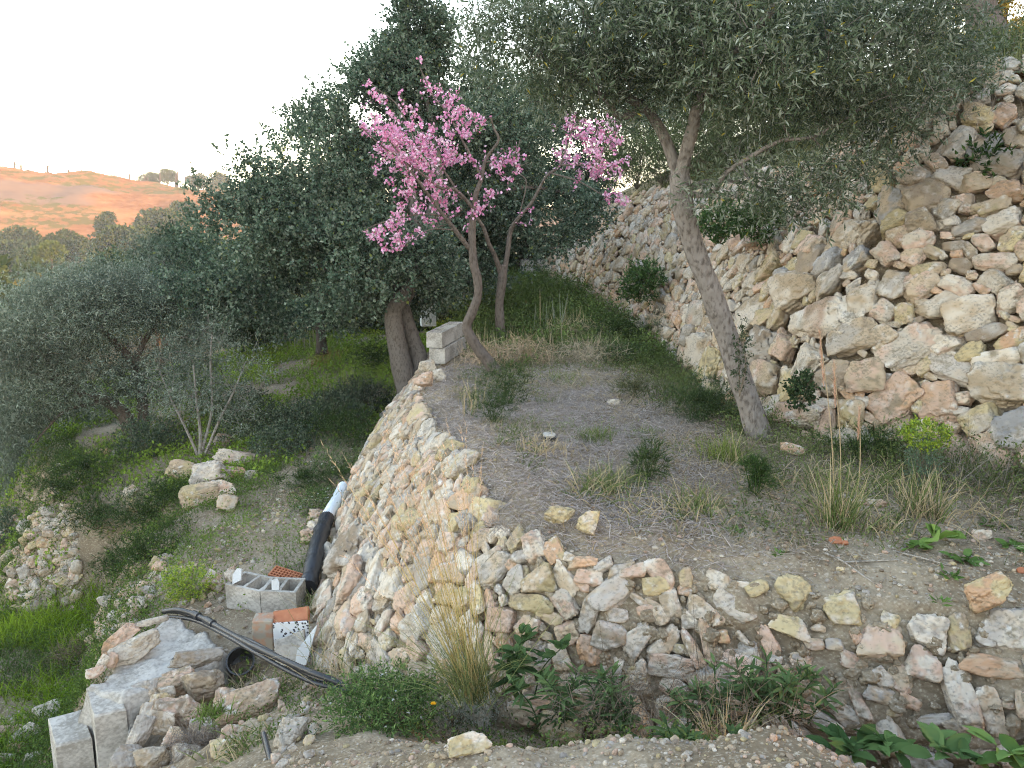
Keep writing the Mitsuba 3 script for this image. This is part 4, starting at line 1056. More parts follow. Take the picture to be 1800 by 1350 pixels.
for (u, v, L, S, a, k) in [(208, 1122, 80, 32, 40, 'O'), (235, 1141, 95, 46, 32, 'W'), (181, 1166, 30, 20, 60, 'W'), (196, 1162, 32, 22, 60, 'P'), (168, 1182, 34, 20, 20, 'P'), (268, 1092, 55, 16, 12, 'W'), (346, 1158, 96, 34, 10, 'G'), (258, 1216, 62, 46, 10, 'G'),
                           (266, 1247, 44, 32, 0, 'N'), (318, 1196, 84, 50, 14, 'P'), (292, 1216, 20, 34, 80, 'W'), (362, 1202, 84, 62, 10, 'N'), (284, 1240, 48, 42, 10, 'T'), (283, 1270, 58, 42, 0, 'W'), (246, 1292, 78, 38, 66, 'G'), (300, 1254, 70, 60, 0, 'N'), (330, 1250, 60, 60, 0, 'N'),
                           (312, 1300, 52, 42, 0, 'T'), (268, 1330, 66, 46, 0, 'T'), (330, 1334, 60, 50, 0, 'N'), (360, 1290, 60, 60, 0, 'N'), (400, 1240, 60, 60, 0, 'N'), (225, 1330, 60, 60, 0, 'G')]:
    put('stone', stone_at(u, v, L, S, a, k, y=min(cap_y(u, v), 5.3) - (0.02 if v < 1190 else -0.10)), 'stone', smooth=True, parent=rw)

# stones that lie about
LOOSE = [(1742, 1040, 88, 58, 15, 'O', 'peach coloured boulder sitting on the brink at the right edge'), (980, 906, 64, 40, 0, 'Y', 'pitted yellow boulder on the corner of the terrace brink'), (1035, 916, 46, 40, 80, 'Y', 'upright yellow boulder right of the pitted one on the brink'),
         (437, 1241, 126, 66, 22, 'P', 'big pinkish boulder lying in front of the black hoses'), (408, 1292, 48, 44, 0, 'W', 'white block of stone propping the big pinkish boulder'), (388, 1316, 44, 40, 0, 'Y', 'mossy yellow stone under the white block'),
         (818, 1310, 90, 46, 24, 'Y', 'smooth yellow boulder on the brink of the near gravel ledge'), (512, 1284, 56, 60, 0, 'W', 'pale stone bedded in the earth below the daisy clump'),
         (420, 808, 90, 32, -8, 'W', 'long flat white boulder on top of the boulder pile beside the path'), (414, 832, 38, 26, 0, 'O', 'small orange stone wedged under the flat white boulder'), (372, 836, 80, 58, 20, 'W', 'big white and pink boulder in the middle of the boulder pile'),
         (345, 872, 80, 50, 20, 'Y', 'yellow boulder at the foot of the boulder pile'), (388, 860, 56, 34, 5, 'W', 'pale flat stone beside the yellow boulder of the pile'), (400, 884, 38, 36, 0, 'T', 'tan stone lowest in the boulder pile'), (441, 836, 28, 22, 0, 'W', 'small white stone at the right end of the boulder pile'),
         (395, 776, 48, 30, -15, 'N', 'brown stone behind the boulder pile'), (318, 830, 44, 56, 80, 'T', 'round earthy tan boulder left of the boulder pile'), (226, 866, 40, 22, 42, 'W', 'slanting white stone on the earth bank'), (237, 886, 32, 28, 0, 'T', 'brownish stone under the slanting white stone'),
         (186, 797, 22, 18, 0, 'O', 'small orange stone at the top of the earth bank'), (202, 796, 16, 16, 0, 'W', 'small white stone beside the orange one on the bank'), (181, 812, 22, 10, 0, 'W', 'white stone under the orange one on the bank'), (100, 822, 28, 14, 20, 'W', 'white stone in the far left bank'), (86, 836, 20, 14, 20, 'T', 'tan stone in the far left bank'),
         (84, 1248, 44, 36, 30, 'W', 'broken white stone behind the lower concrete step'), (14, 1288, 50, 28, 0, 'P', 'pinkish stone at the left picture edge'), (46, 1290, 66, 40, 40, 'W', 'large pale stone left of the lower concrete step'), (32, 1316, 42, 20, 10, 'O', 'flat orange stone at the bottom left'),
         (14, 1336, 46, 24, 0, 'T', 'tan stone in the bottom left corner'), (58, 1334, 40, 24, 10, 'W', 'white stone at the bottom left near the step'), (752, 645, 36, 28, 0, 'W', 'white stone right under the concrete block wall'), (744, 668, 40, 28, 10, 'P', 'pink stone at the foot of the concrete block wall'),
         (770, 660, 30, 26, 0, 'W', 'pale stone below the right corner of the block wall'), (728, 686, 34, 16, 10, 'O', 'rusty brown stone touching the carob trunk'), (690, 735, 34, 14, 10, 'N', 'brown stone beside the grey pipe'), (1080, 708, 26, 14, 0, 'W', 'white stone alone on the mulch of the terrace'),
         (1536, 884, 46, 14, -4, 'W', 'flat white stone on the terrace between two grass tufts'), (1726, 942, 36, 24, 0, 'W', 'white stone beside the broad leaved weed'), (1394, 791, 46, 24, -15, 'O', 'pinkish stone at the foot of the olive trunk'), (1255, 900, 34, 20, 10, 'Y', 'yellow stone behind the grass tuft on the terrace'),
         (376, 1022, 34, 40, 60, 'P', 'pink stone leaning on the hollow concrete blocks'), (358, 1030, 26, 28, 0, 'W', 'white stone left of the pink stone by the concrete blocks'), (330, 998, 34, 14, 15, 'W', 'white flat stone above the yellow green spurge'), (324, 1062, 22, 18, 0, 'G', 'grey stone under the yellow green spurge'),
         (330, 1074, 26, 10, 0, 'P', 'small pink stone beside the hose joint'), (300, 958, 14, 12, 0, 'N', 'small brown stone on the path brink'), (318, 960, 14, 12, 0, 'W', 'small white stone on the path brink'), (1478, 1000, 16, 8, 0, 'Y', 'small yellow stone by the dry twig on the terrace'), (462, 1094, 24, 30, 0, 'P', 'pink stone behind the upright brick'),
         (85, 900, 32, 20, 0, 'G', 'top stone of the stacked stones at the left'), (98, 919, 52, 22, 8, 'G', 'wide grey slab second in the stacked stones at the left'), (92, 938, 44, 18, 0, 'T', 'tan stone third in the stacked stones at the left'), (86, 954, 38, 22, 0, 'O', 'pink stone fourth in the stacked stones at the left'),
         (82, 972, 40, 22, 0, 'G', 'grey stone fifth in the stacked stones at the left'), (78, 992, 34, 20, 0, 'W', 'lowest stone of the stacked stones at the left'), (62, 933, 20, 10, 30, 'W', 'white stone left of the stacked stones'), (70, 1005, 18, 14, 0, 'O', 'pink stone under the stacked stones')]
for (u, v, L, S, a, k, text) in LOOSE:
    tell(put('stone', stone_at(u, v, L, S, a, k), 'stone', smooth=True), text, 'stone', kind='thing')

# rubble of the broken terrace walls on the left
bw = thing('rubble_bank', 'broken dry stone bank of many pale stones below the path on the left', 'stone bank')
rng = np.random.default_rng(78)
cands = []
for (u0, u1, v0, v1, n, lo, hi2) in [(130, 300, 950, 1125, 210, 14, 34), (0, 140, 905, 1070, 190, 12, 32), (60, 120, 850, 1010, 30, 12, 26), (480, 560, 1200, 1345, 30, 12, 26), (280, 420, 1000, 1090, 22, 10, 20)]:
    for _ in range(n):
        u, v = rng.uniform(u0, u1), rng.uniform(v0, v1)
        if u1 == 300 and (u < 300 - (v - 950) * 0.93 - 12 or u > 322 - (v - 950) * 0.55):
            continue
        cands.append((u, v, rng.uniform(lo, hi2), rng.uniform(0.5, 0.8), rng.normal(35, 30), 'WWGGTTPYN'[rng.integers(9)]))
for (u, v, L, k, a, c) in cands:
    put('stone', stone_at(u, v, L, L * k, a, c, level=2), 'stone', smooth=True, parent=bw)

# low wall of hollow concrete blocks
def hollow(l, w, h, cells, t=0.022):
    """A hollow block: length, width, height, cells open at the top."""
    cw = (l - t * (cells + 1)) / cells
    holes = [[(t + i * (cw + t), t), (t + i * (cw + t) + cw, t), (t + i * (cw + t) + cw, w - t), (t + i * (cw + t), w - t)] for i in range(cells)]
    m = trimesh.creation.extrude_polygon(Polygon([(0, 0), (l, 0), (l, w), (0, w)], holes), h, engine='earcut')
    m.apply_translation([-l / 2, -w / 2, 0])
    return m


kw = thing('block_wall', 'low wall end of stacked pale hollow concrete blocks beside the carob trunks', 'wall')
a0, b0 = at(765, 600, 9.6), at(838, 576, 12.0)
along = unit((b0 - a0) * [1, 1, 0])
zt = at(770, 585, 9.6)[2]
for row in range(2):
    for i in range(3):
        m = hollow(0.39, 0.20, 0.19, 3)
        o = a0 + along * (0.2 + 0.4 * i) + np.cross([0, 0, 1], along) * -0.03 * (row - 0.5)
        m = pose(m, [o[0], o[1], zt - 0.19 - 0.2 * row], along + np.cross([0, 0, 1], along) * 0.02 * math.sin(5 * i + row), [0.01 * math.sin(3 * i), 0.01, 1])
        put('block', m, 'concrete', parent=kw)
wb = trimesh.creation.box([0.5, 0.12, 0.7])
tell(put('whitewashed_post', pose(block([-0.14, -0.08, -0.3], [0.14, 0.08, 0.4], 0.01), X(752, 545, 14.5), [1, 0.3, 0], [0, 0, 1]), 'white_plastic'), 'small whitewashed post behind the carob trunks', 'post', kind='thing')
sp = thing('stone_steps', 'dark stone steps at the far end of the high wall', 'steps')
for i, (u, v) in enumerate([(940, 500), (938, 487), (936, 474), (938, 462)]):
    c = X(u, v, 17.2 + 0.1 * i)
    put('step', worn(pose(block([-0.28, -0.2, -0.07], [0.28, 0.2, 0.07], 0.015), c, [1, 0.1 * (i % 2), 0], [0, 0, 1]), 0.03, i, 2), 'concrete', smooth=30, parent=sp)

# hollow concrete blocks and broken brick by the path
p1, p2, p3 = at_z(394, 1024, -1.08), at_z(456, 1036, -1.08), at_z(520, 1038, -1.08)
for a, b, text in ((p1, p2, 'broken grey hollow concrete block lying at the left of the pair by the path'), (p2, p3, 'lighter grey hollow concrete block at the right of the pair by the path')):
    ax = unit((b - a) * [1, 1, 0])
    L = np.linalg.norm((b - a)[:2]) - 0.008
    back = np.cross([0, 0, 1], ax)
    m = hollow(L, 0.24, 0.21, 2, 0.026)
    o = (a + b) / 2 + back * 0.125
    tell(put('concrete_block', pose(m, [o[0], o[1], -1.30], ax, [0.01, -0.04, 1]), 'concrete'), text, 'concrete block', kind='thing')
rng = np.random.default_rng(5)


def shard(pts, thick, o, x, z):
    """A broken flat piece of the given outline (metres), laid in the plane with normal z."""
    m = trimesh.creation.extrude_polygon(Polygon(pts), thick, engine='earcut')
    return pose(m, o, x, z)


tell(put('tile_shard', shard([(-.05, -.05), (.02, -.05), (.06, .03), (.03, .05), (-.02, .02)], 0.03, at_z(417, 1012, -1.03), [1, .3, .4], [0, -1, .5]), 'white_glaze'), 'white broken tile on the left hollow block', 'tile shard', kind='thing')
tell(put('mortar_lump', stone_at(408, 1012, 30, 22, 0, 'G', y=at_z(408, 1018, -1.08)[1]), 'stone', smooth=True), 'grey lump of mortar in the left hollow block', 'mortar lump', kind='thing')
tell(put('tile_shard', shard([(-.025, -.09), (.025, -.09), (.03, .0), (.015, .035), (-.03, .02)], 0.025, at_z(485, 1024, -1.05), [1, .1, 0], [0.1, -1, .35]), 'white_glaze'), 'narrow white tile shard standing in the right hollow block', 'tile shard', kind='thing')
hb = [[(0.012 + 0.028 * i, 0.012 + 0.028 * j), (0.012 + 0.028 * i + 0.021, 0.012 + 0.028 * j), (0.012 + 0.028 * i + 0.021, 0.012 + 0.028 * j + 0.021), (0.012 + 0.028 * i, 0.012 + 0.028 * j + 0.021)] for i in range(9) for j in range(4)]
m = trimesh.creation.extrude_polygon(Polygon([(0, 0), (0.264, 0), (0.264, 0.124), (0, 0.124)], hb), 0.09, engine='earcut')
m.apply_translation([-0.132, -0.062, -0.09])
tell(put('brick', pose(m, at_z(503, 1009, -1.10), [1, -0.28, -0.12], [0.12, -0.25, 1]), 'brick_clay'), 'orange brick with rows of holes behind the hollow blocks', 'brick', kind='thing')
y0 = 5.02
tell(put('brick', pose(block([-0.07, 0, -0.14], [0.07, 0.13, 0.13]), X(462, 1122, y0), [1, 0.12, 0], [0.02, 0.0, 1]), 'brick_mortared'), 'upright mortar crusted brick beside the speckled tile', 'brick', kind='thing')
m = hollow(0.25, 0.115, 0.05, 3, 0.012)
m = trimesh.util.concatenate([pose(block([-.125, -.06, -.03], [.125, .06, .03], 0.004), [0, 0, 0], [1, 0, 0], [0, 0, 1])])
tell(put('brick', pose(m, X(512, 1086, y0 + 0.1), [1, 0.12, 0.10], [-0.05, -0.45, 1]), 'brick_clay'), 'red flat brick lying on top of the speckled tile', 'brick', kind='thing')
tell(put('terrazzo_tile', pose(block([-0.125, -0.17, 0], [0.125, 0.125, 0.022], 0.003), X(514, 1124, y0 - 0.03), [1, 0.1, 0.06], [-0.05, -1, 0.22]), 'terrazzo'), 'white terrazzo tile with black specks standing on edge', 'tile', kind='thing')
tell(put('concrete_slab', shard([(-.10, -.14), (.10, -.14), (.105, .09), (-.02, .05), (-.10, .035)], 0.035, X(511, 1131, y0 - 0.10), [1, 0.1, 0.06], [-0.05, -1, 0.3]), 'concrete'), 'broken grey concrete slab leaning on the speckled tile', 'slab', kind='thing')
tell(put('tile_shard', shard([(-.10, -.12), (-.02, -.13), (.085, .12), (.05, .09), (-.07, -.02)], 0.014, X(541, 1133, y0 - 0.14), [1, 0.15, 0.1], [-0.2, -1, 0.5]), 'white_glaze'), 'long white pointed tile shard leaning right of the grey slab', 'tile shard', kind='thing')

# pipes and hoses
dp = thing('drain_pipe', 'drain pipe at the foot of the low wall, white plastic above and black taped below', 'pipe')
m = Mesh()
tube(m, catmull([at_z(604, 856, -1.02), at_z(592, 880, -1.05), at_z(570, 918, -1.09)], 14), 0.064, (0, 0, 0), 20)
put('white_section', m.get()[:2], 'white_plastic', smooth=40, parent=dp)
m = Mesh()
pts = catmull([at_z(574, 912, -1.09), at_z(562, 945, -1.08), at_z(552, 985, -1.09), at_z(542, 1032, -1.17)], 40)
tube(m, pts, 0.071 + 0.006 * (np.arange(40) % 9 < 1) + 0.004 * np.sin(np.arange(40) * 0.9), (0, 0, 0), 20)
put('black_section', m.get()[:2], 'black_tape', smooth=40, parent=dp)
for u, v, z in ((566, 930, -1.13), (556, 940, -1.14), (566, 905, -1.14)):
    p = at_z(u - 8, v, z)
    vv, f, col = rock(rng, 0.11, 0.10, 0.08, 'T', 3, 0.25)
    put('mortar_lump', Mesh().add(vv + p, f, col), 'stone', smooth=True, parent=dp)
m = Mesh()
tube(m, [at_z(672, 732, -0.95), at_z(708, 704, -0.85)], 0.055, (0, 0, 0), 16)
tell(put('drain_pipe', m.get()[:2], 'concrete', smooth=40), 'short grey pipe end beside the carob trunk', 'pipe', kind='thing')
HOSE = [(288, 1080, -1.26), (316, 1080, -1.22), (352, 1091, -1.19), (402, 1116, -1.12), (440, 1136, -1.06), (490, 1163, -1.02), (545, 1190, -1.0), (590, 1205, -1.0), (630, 1218, -1.03), (665, 1228, -1.12)]
mid = np.array([at_z(*h) for h in HOSE])
for k, (du, dz, r, text) in enumerate([(0.0, 0.024, 0.020, 'thick black hose uppermost of the three, with a joint near its left end'), (0.024, 0.0, 0.016, 'black hose in the middle of the three hoses over the path'), (-0.020, -0.006, 0.014, 'thin black hose nearest the camera of the three hoses')]):
    w = mid + np.c_[0.3 * du * np.ones(10), du * np.ones(10) * (1 + 0.35 * np.sin(np.arange(10) * 1.7 + k)), dz + 0.012 * np.sin(np.arange(10) * 1.3 + 2 * k)]
    m = Mesh()
    q = catmull(w, 70)
    tube(m, q, r, (0, 0, 0), 12)
    h = thing('hose', text, 'hose')
    put('hose_body', m.get()[:2], 'black_plastic', smooth=40, parent=h)
    if k == 0:
        for j in (13, 17):
            m = Mesh()
            tube(m, q[j:j + 3], r * 1.45, (0, 0, 0), 12)
            put('joint', m.get()[:2], 'black_plastic', smooth=40, parent=h)
n = 28
ang = np.arange(n + 1) * 2 * np.pi / n
prof = [(0.075, -0.14), (0.09, 0.12), (0.096, 0.12), (0.096, 0.128), (0.085, 0.128), (0.085, 0.12), (0.07, -0.13), (0, -0.13)]
P = np.array([[(r * math.cos(a), r * math.sin(a), z) for a in ang] for r, z in prof])
v, f = grid_mesh(P)
tell(put('plastic_pot', pose(trimesh.Trimesh(v, np.vstack([f[:, [0, 1, 2]], f[:, [0, 2, 3]]]), process=False), X(424, 1166, 5.02), [1, 0.2, 0], [0.25, -0.75, 0.6]), 'black_plastic', smooth=40), 'added black plastic pot in place of a dark gap under the hoses', 'pot', kind='thing')  # made-up vessel that fills in for a dark gap
m = Mesh()
tube(m, [X(463, 1290, 3.35), X(478, 1345, 3.1)], 0.014, (0, 0, 0), 10)
tell(put('tube_end', m.get()[:2], 'black_plastic', smooth=40), 'short dark tube sticking out of the earth below the pinkish boulder', 'tube', kind='thing')
g = ground(965, 776)
m = trimesh.creation.cylinder(0.055, 0.05, sections=28)
cp = thing('round_cap', 'grey round plastic cap standing on the mulch of the terrace', 'cap')
put('cap_body', pose(m, g + [0, 0, 0.02], [1, 0, 0], [0.05, -0.1, 1]), 'black_plastic', smooth=40, parent=cp)
put('cap_lid', pose(trimesh.creation.cylinder(0.048, 0.012, sections=28), g + [0, 0, 0.052], [1, 0, 0], [0.05, -0.1, 1]), 'concrete', smooth=40, parent=cp)
for (u, v, L, text) in [(1468, 953, 0.07, 'orange brick shard on the terrace brink'), (1484, 957, 0.035, 'smaller orange brick shard beside the other one'), (1795, 1006, 0.05, 'orange brick shard at the right picture edge')]:
    g = ground(u, v)
    tell(put('brick_shard', shard(np.array([(-.5, -.3), (.4, -.35), (.5, .2), (.0, .35), (-.45, .25)]) * L, 0.018, g + [0, 0, 0.002], [1, .2, 0], [0, -.5, 1]), 'brick_clay'), text, 'brick shard', kind='thing')
# blue mesh fence at the top right
fn = thing('mesh_fence', 'pale blue wire mesh fence at the top right corner', 'fence')
a, b = X(1774, 92, 15), X(1850, 55, 15)
for q in (a, (a + b) / 2, b):
    m = Mesh()
    tube(m, [q - [0, 0, .5], q + [0, 0, .12]], 0.02, (0, 0, 0), 8)
    put('post', m.get()[:2], 'blue_metal', parent=fn)
m = Mesh()
tube(m, [a, b], 0.025, (0, 0, 0), 8)
put('top_rail', m.get()[:2], 'blue_metal', parent=fn)
m = Mesh()
for t in np.linspace(0, 1, 26):
    q = a + (b - a) * t
    for s in (-1, 1):
        tube(m, [q, q + (b - a) * 0.25 * s - [0, 0, 0.45]], 0.005, (0, 0, 0), 4)
tell(put('wire_mesh', m.get()[:2], 'blue_metal', parent=fn), kind='stuff')


# ------------------------------------------------------------------ plants
GREEN0, GREEN1 = (0.045, 0.07, 0.022), (0.14, 0.20, 0.06)
STRAW = (0.50, 0.41, 0.26)
SEED = [1000]


def rgen():
    SEED[0] += 1
    return np.random.default_rng(SEED[0])


def tint(rng, c0, c1, n, lo=0.8, hi2=1.2):
    t = rng.random((n, 1))
    return (np.array(c0) * (1 - t) + np.array(c1) * t) * rng.uniform(lo, hi2, (n, 1))


def tuft(u, v, n, ln, spread, label, c0=GREEN0, c1=GREEN1, dry=0.15, bend=0.35, w=0.005, lean=(0, 0), r=0.05, y=None, key='grass_tuft', group=None, seg=4):
    rng = rgen()
    g = ground(u, v) if y is None else at(u, v, y)
    p = g + np.c_[rng.normal(size=(n, 2)) * r, np.zeros(n)] - [0, 0, 0.02]
    d = np.c_[rng.normal(size=(n, 2)) * spread + lean, np.ones(n)]
    L = ln * rng.uniform(0.45, 1.1, n)
    w = max(w * 1.35, 0.85 * g[1] / F)
    isdry = (rng.random(n) < dry)[:, None]
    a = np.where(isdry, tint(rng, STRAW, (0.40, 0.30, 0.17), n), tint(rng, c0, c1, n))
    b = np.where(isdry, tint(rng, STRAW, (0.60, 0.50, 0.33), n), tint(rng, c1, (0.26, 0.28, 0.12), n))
    m = Mesh()
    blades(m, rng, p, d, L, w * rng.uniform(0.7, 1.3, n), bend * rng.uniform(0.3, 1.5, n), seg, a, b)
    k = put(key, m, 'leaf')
    return tell(k, label, 'grass' if key == 'grass_tuft' else 'plant', group, 'thing')


def feather(u, v, rx, h, n, label, c0=(0.028, 0.05, 0.02), c1=(0.085, 0.13, 0.045), ln=0.075, w=0.0040, y=None, key='fennel_plant', cat='plant', stems=10, group=None):
    """A bush of thread-like leaves on thin stems."""
    rng = rgen()
    g = ground(u, v) if y is None else at(u, v, y)
    w = max(w, 0.8 * g[1] / F)
    m = Mesh()
    k = name(key)
    tell(k, label, cat, group, 'thing')
    for i in range(stems):
        a = rng.uniform(0, 2 * np.pi)
        tip = g + np.array([math.cos(a) * rx * rng.uniform(.2, .8), math.sin(a) * rx * rng.uniform(.2, .8), h * rng.uniform(0.55, 1.0)])
        tube(m, catmull([g - [0, 0, .02], (g + tip) / 2 + rng.normal(size=3) * 0.02, tip], 6), np.linspace(0.004, 0.0012, 6), np.array(c1) * 0.8, sides=4)
    tell(put('stems', m, 'leaf', parent=k), kind='stuff')
    d = unit(rng.normal(size=(n, 3)))
    rr = rng.random(n) ** 0.75
    p = g + d * rr[:, None] * [rx, rx, h * 0.5] + [0, 0, h * 0.5]
    clump = meshkit.fbm(p * 11, 2, 3)
    p, d = p[clump > 0.47], d[clump > 0.47]
    n = len(p)
    m = Mesh()
    q = np.repeat(p, 4, 0)
    dd = unit(np.repeat(d, 4, 0) * 0.5 + rng.normal(size=(4 * n, 3)) * 0.55 + [0, 0, .5])
    c = tint(rng, c0, c1, 4 * n)
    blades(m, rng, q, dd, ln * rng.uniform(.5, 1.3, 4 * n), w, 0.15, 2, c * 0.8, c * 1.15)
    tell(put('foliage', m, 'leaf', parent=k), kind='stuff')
    return k


def shrub(u, v, rx, h, n, label, pal, ln=0.03, w=0.009, y=None, key='shrub', cat='shrub', stems=14, stemcol=(0.22, 0.18, 0.14), n_leaf=7, twig=0.09, gap=0.40, group=None, up=0.5, flowers=None):
    rng = rgen()
    g = ground(u, v) if y is None else at(u, v, y)
    k = thing(key, label, cat, group)
    m = Mesh()
    for i in range(stems):
        a = rng.uniform(0, 2 * np.pi)
        tip = g + np.array([math.cos(a) * rx * rng.uniform(.2, .9), math.sin(a) * rx * rng.uniform(.2, .9), h * rng.uniform(0.5, 1.0)])
        tube(m, catmull([g - [0, 0, .03], (g + tip) / 2 + rng.normal(size=3) * 0.05 * h, tip], 7), np.linspace(0.003 + 0.004 * h, 0.0014, 7), stemcol, sides=4)
    tell(put('stems', m, 'bark', parent=k), kind='stuff')
    d = unit(rng.normal(size=(n * 2, 3)))
    p = g + d * (rng.random(n * 2) ** 0.45)[:, None] * [rx, rx, h * 0.52] + [0, 0, h * 0.5]
    ok = (meshkit.fbm(p * 3.2 / max(rx, 0.1) * 0.5, 3, SEED[0]) > gap) & (p[:, 2] > g[2] - 0.02)
    p, d = p[ok][:n], d[ok][:n]
    m = Mesh()
    sprays(m, rng, p, d, n_leaf, twig, ln, w, pal, up)
    tell(put('foliage', m, 'leaf', parent=k), kind='stuff')
    if flowers:
        fc, fr, fn = flowers
        q = p[rng.choice(len(p), fn)] + [0, 0, 0.03]
        m = Mesh()
        for i in range(6):
            a = i * np.pi / 3
            dd = np.tile([math.cos(a), math.sin(a), 0.25], (fn, 1)) + rng.normal(size=(fn, 3)) * 0.2
            leaves(m, rng, q, dd, fr, fr * 0.7, np.array(fc), 0.1)
        tell(put('flowers', m, 'leaf', parent=k), kind='stuff')
    return k


def tangle(u, v, rx, h, n, label, c0, c1, y=None, key='dry_brush', cat='dry brush', ln=0.22, w=0.0028, group=None):
    """A heap of dry, curling, branching stalks."""
    rng = rgen()
    g = ground(u, v) if y is None else at(u, v, y)
    w = max(w, 0.75 * g[1] / F)
    d0 = unit(rng.normal(size=(n, 3)))
    p = g + d0 * (rng.random(n) ** 0.6)[:, None] * [rx, rx * 0.7, h * 0.5] + [0, 0, h * 0.42]
    m = Mesh()
    c = tint(rng, c0, c1, n)
    blades(m, rng, p, rng.normal(size=(n, 3)) + d0 * 0.5 + [0, 0, 0.25], ln * rng.uniform(.3, 1.2, n), w * rng.uniform(.6, 1.4, n), rng.normal(0.1, 0.5, n), 4, c, c * 1.1)
    return tell(put(key, m, 'leaf'), label, cat, group, 'thing')


def whorl(u, v, n, h, ln, w, label, c0=(0.05, 0.085, 0.035), c1=(0.13, 0.19, 0.075), y=None, r=0.12, key='leafy_weed', cat='weed', leaves_per=24, group=None):
    """Upright stems thickly set with narrow leaves."""
    rng = rgen()
    g = ground(u, v) if y is None else at(u, v, y)
    k = thing(key, label, cat, group)
    for i in range(n):
        a, s = rng.uniform(0, 2 * np.pi), rng.uniform(0, r)
        b = g + [math.cos(a) * s, math.sin(a) * s * 0.6, -0.03]
        hh = h * rng.uniform(0.55, 1.05)
        q = catmull([b, b + [rng.normal() * .03, rng.normal() * .03, hh * .5], b + [math.cos(a) * s * .6 + rng.normal() * .04, rng.normal() * .04, hh]], 10)
        m = Mesh()
        tube(m, q, np.linspace(0.0045, 0.002, 10), np.array(c0) * 1.1, sides=5)
        t = rng.random(leaves_per) ** 0.55
        pos = np.stack([np.interp(t * 9, np.arange(10), q[:, j]) for j in range(3)], 1)
        az = np.arange(leaves_per) * 2.4 + rng.uniform(0, 6)
        d = np.c_[np.cos(az), np.sin(az), 0.25 + 1.3 * ss(0.75, 1.0, t)]
        broad(m, rng, pos, d, ln * rng.uniform(.7, 1.1, leaves_per) * (1 - 0.45 * ss(0.8, 1, t)), w, tint(rng, c0, c1, leaves_per) * (0.8 + 0.5 * t[:, None]), 0.25)
        put('stem', m, 'leaf', smooth=True, parent=k)
    return k


def rosette(u, v, n, ln, w, label, c0=(0.07, 0.13, 0.035), c1=(0.17, 0.27, 0.08), y=None, rise=0.5, key='leafy_weed', cat='weed', lift=0.0, group=None, narrow=False):
    rng = rgen()
    g = (ground(u, v) if y is None else at(u, v, y)) + [0, 0, lift]
    m = Mesh()
    az = np.arange(n) * 2.4 + rng.uniform(0, 6)
    d = np.c_[np.cos(az), np.sin(az), rng.uniform(0.1, 1.0, n) * rise]
    p = g + d * [0.01, 0.01, 0] + np.c_[rng.normal(size=(n, 2)) * ln * 0.25, np.zeros(n)]
    if narrow:
        leaves(m, rng, p, d, ln * rng.uniform(.6, 1.1, n), w, tint(rng, c0, c1, n), 0.2)
    else:
        broad(m, rng, p, d, ln * rng.uniform(.6, 1.1, n), w * rng.uniform(.75, 1.1, n), tint(rng, c0, c1, n), 0.35)
    return tell(put(key, m, 'leaf', smooth=not narrow), label, cat, group, 'thing')


# the tall dry grass before the corner of the low wall
rng = rgen()
fg = thing('fountain_grass', 'tall clump of green and straw coloured grass before the corner of the low wall', 'grass')
g = at(832, 1222, 3.42)
n = 230
m = Mesh()
p = g + np.c_[rng.normal(size=(n, 2)) * 0.06, np.zeros(n)]
c = tint(rng, (0.07, 0.10, 0.035), (0.22, 0.25, 0.10), n)
blades(m, rng, p, np.c_[rng.normal(-0.22, 0.48, n), rng.normal(-0.05, 0.3, n), np.ones(n)], rng.uniform(0.25, 0.85, n), 0.0042, rng.uniform(0.05, 0.6, n), 6, c, c * 1.3 + [0.05, 0.04, 0.02])
tell(put('green_blades', m, 'leaf', parent=fg), kind='stuff')
n = 85
m = Mesh()
p = g + np.c_[rng.normal(size=(n, 2)) * 0.05, np.zeros(n)]
c = tint(rng, (0.36, 0.29, 0.11), (0.55, 0.44, 0.22), n)
d = unit(np.c_[rng.normal(-0.24, 0.11, n), rng.normal(0.0, 0.10, n), np.ones(n)])
L = rng.uniform(0.6, 1.55, n)
bend = rng.uniform(0.0, 0.16, n)
blades(m, rng, p, d, L, 0.0042, bend, 6, c, c * 1.1)
tell(put('dry_stalks', m, 'leaf', parent=fg), kind='stuff')
m = Mesh()
for t in np.linspace(0.70, 1.0, 12):
    k = L > 1.0
    q = p[k] + d[k] * (L[k] * t)[:, None] + (d[k] * [1, 1, 0] * 0.5 - [0, 0, 1]) * (bend[k] * L[k] * t * t)[:, None]
    for j in range(2):
        blades(m, rng, q, d[k] + rng.normal(size=q.shape) * 0.28, rng.uniform(0.02, 0.06, len(q)), 0.003, 0.1, 2, tint(rng, (0.56, 0.36, 0.24), (0.66, 0.50, 0.36), len(q)), (0.68, 0.52, 0.38))
tell(put('seed_plumes', m, 'leaf', parent=fg), kind='stuff')

tuft(1470, 928, 190, 0.52, 0.30, 'grass clump with tall reddish plumes in the middle of the terrace brink', dry=0.35, r=0.05, bend=0.25)
rng = rgen()
for (u, v, us, vs, text) in [(1468, 925, 1441, 585, 'single tall reddish grass plume standing left of the terrace grass clump'), (1476, 925, 1466, 640, 'single tall reddish grass plume rising from the terrace grass clump'), (1500, 920, 1511, 720, 'thin single grass stalk right of the reddish plumes')]:
    a = ground(u, v)
    b = at(us, vs, a[1] + 0.15)
    m = Mesh()
    tube(m, catmull([a, (a + b) / 2 + [0.02, 0, 0], b], 10), 0.0026, (0.52, 0.40, 0.25), sides=4)
    q = a + (b - a) * rng.uniform(0.72, 1.0, 90)[:, None]
    blades(m, rng, q, unit(b - a) + rng.normal(size=q.shape) * 0.2, 0.05, 0.003, 0.05, 2, (0.60, 0.36, 0.24), (0.66, 0.46, 0.34))
    tell(put('grass_plume', m, 'leaf'), text, 'grass', kind='thing')
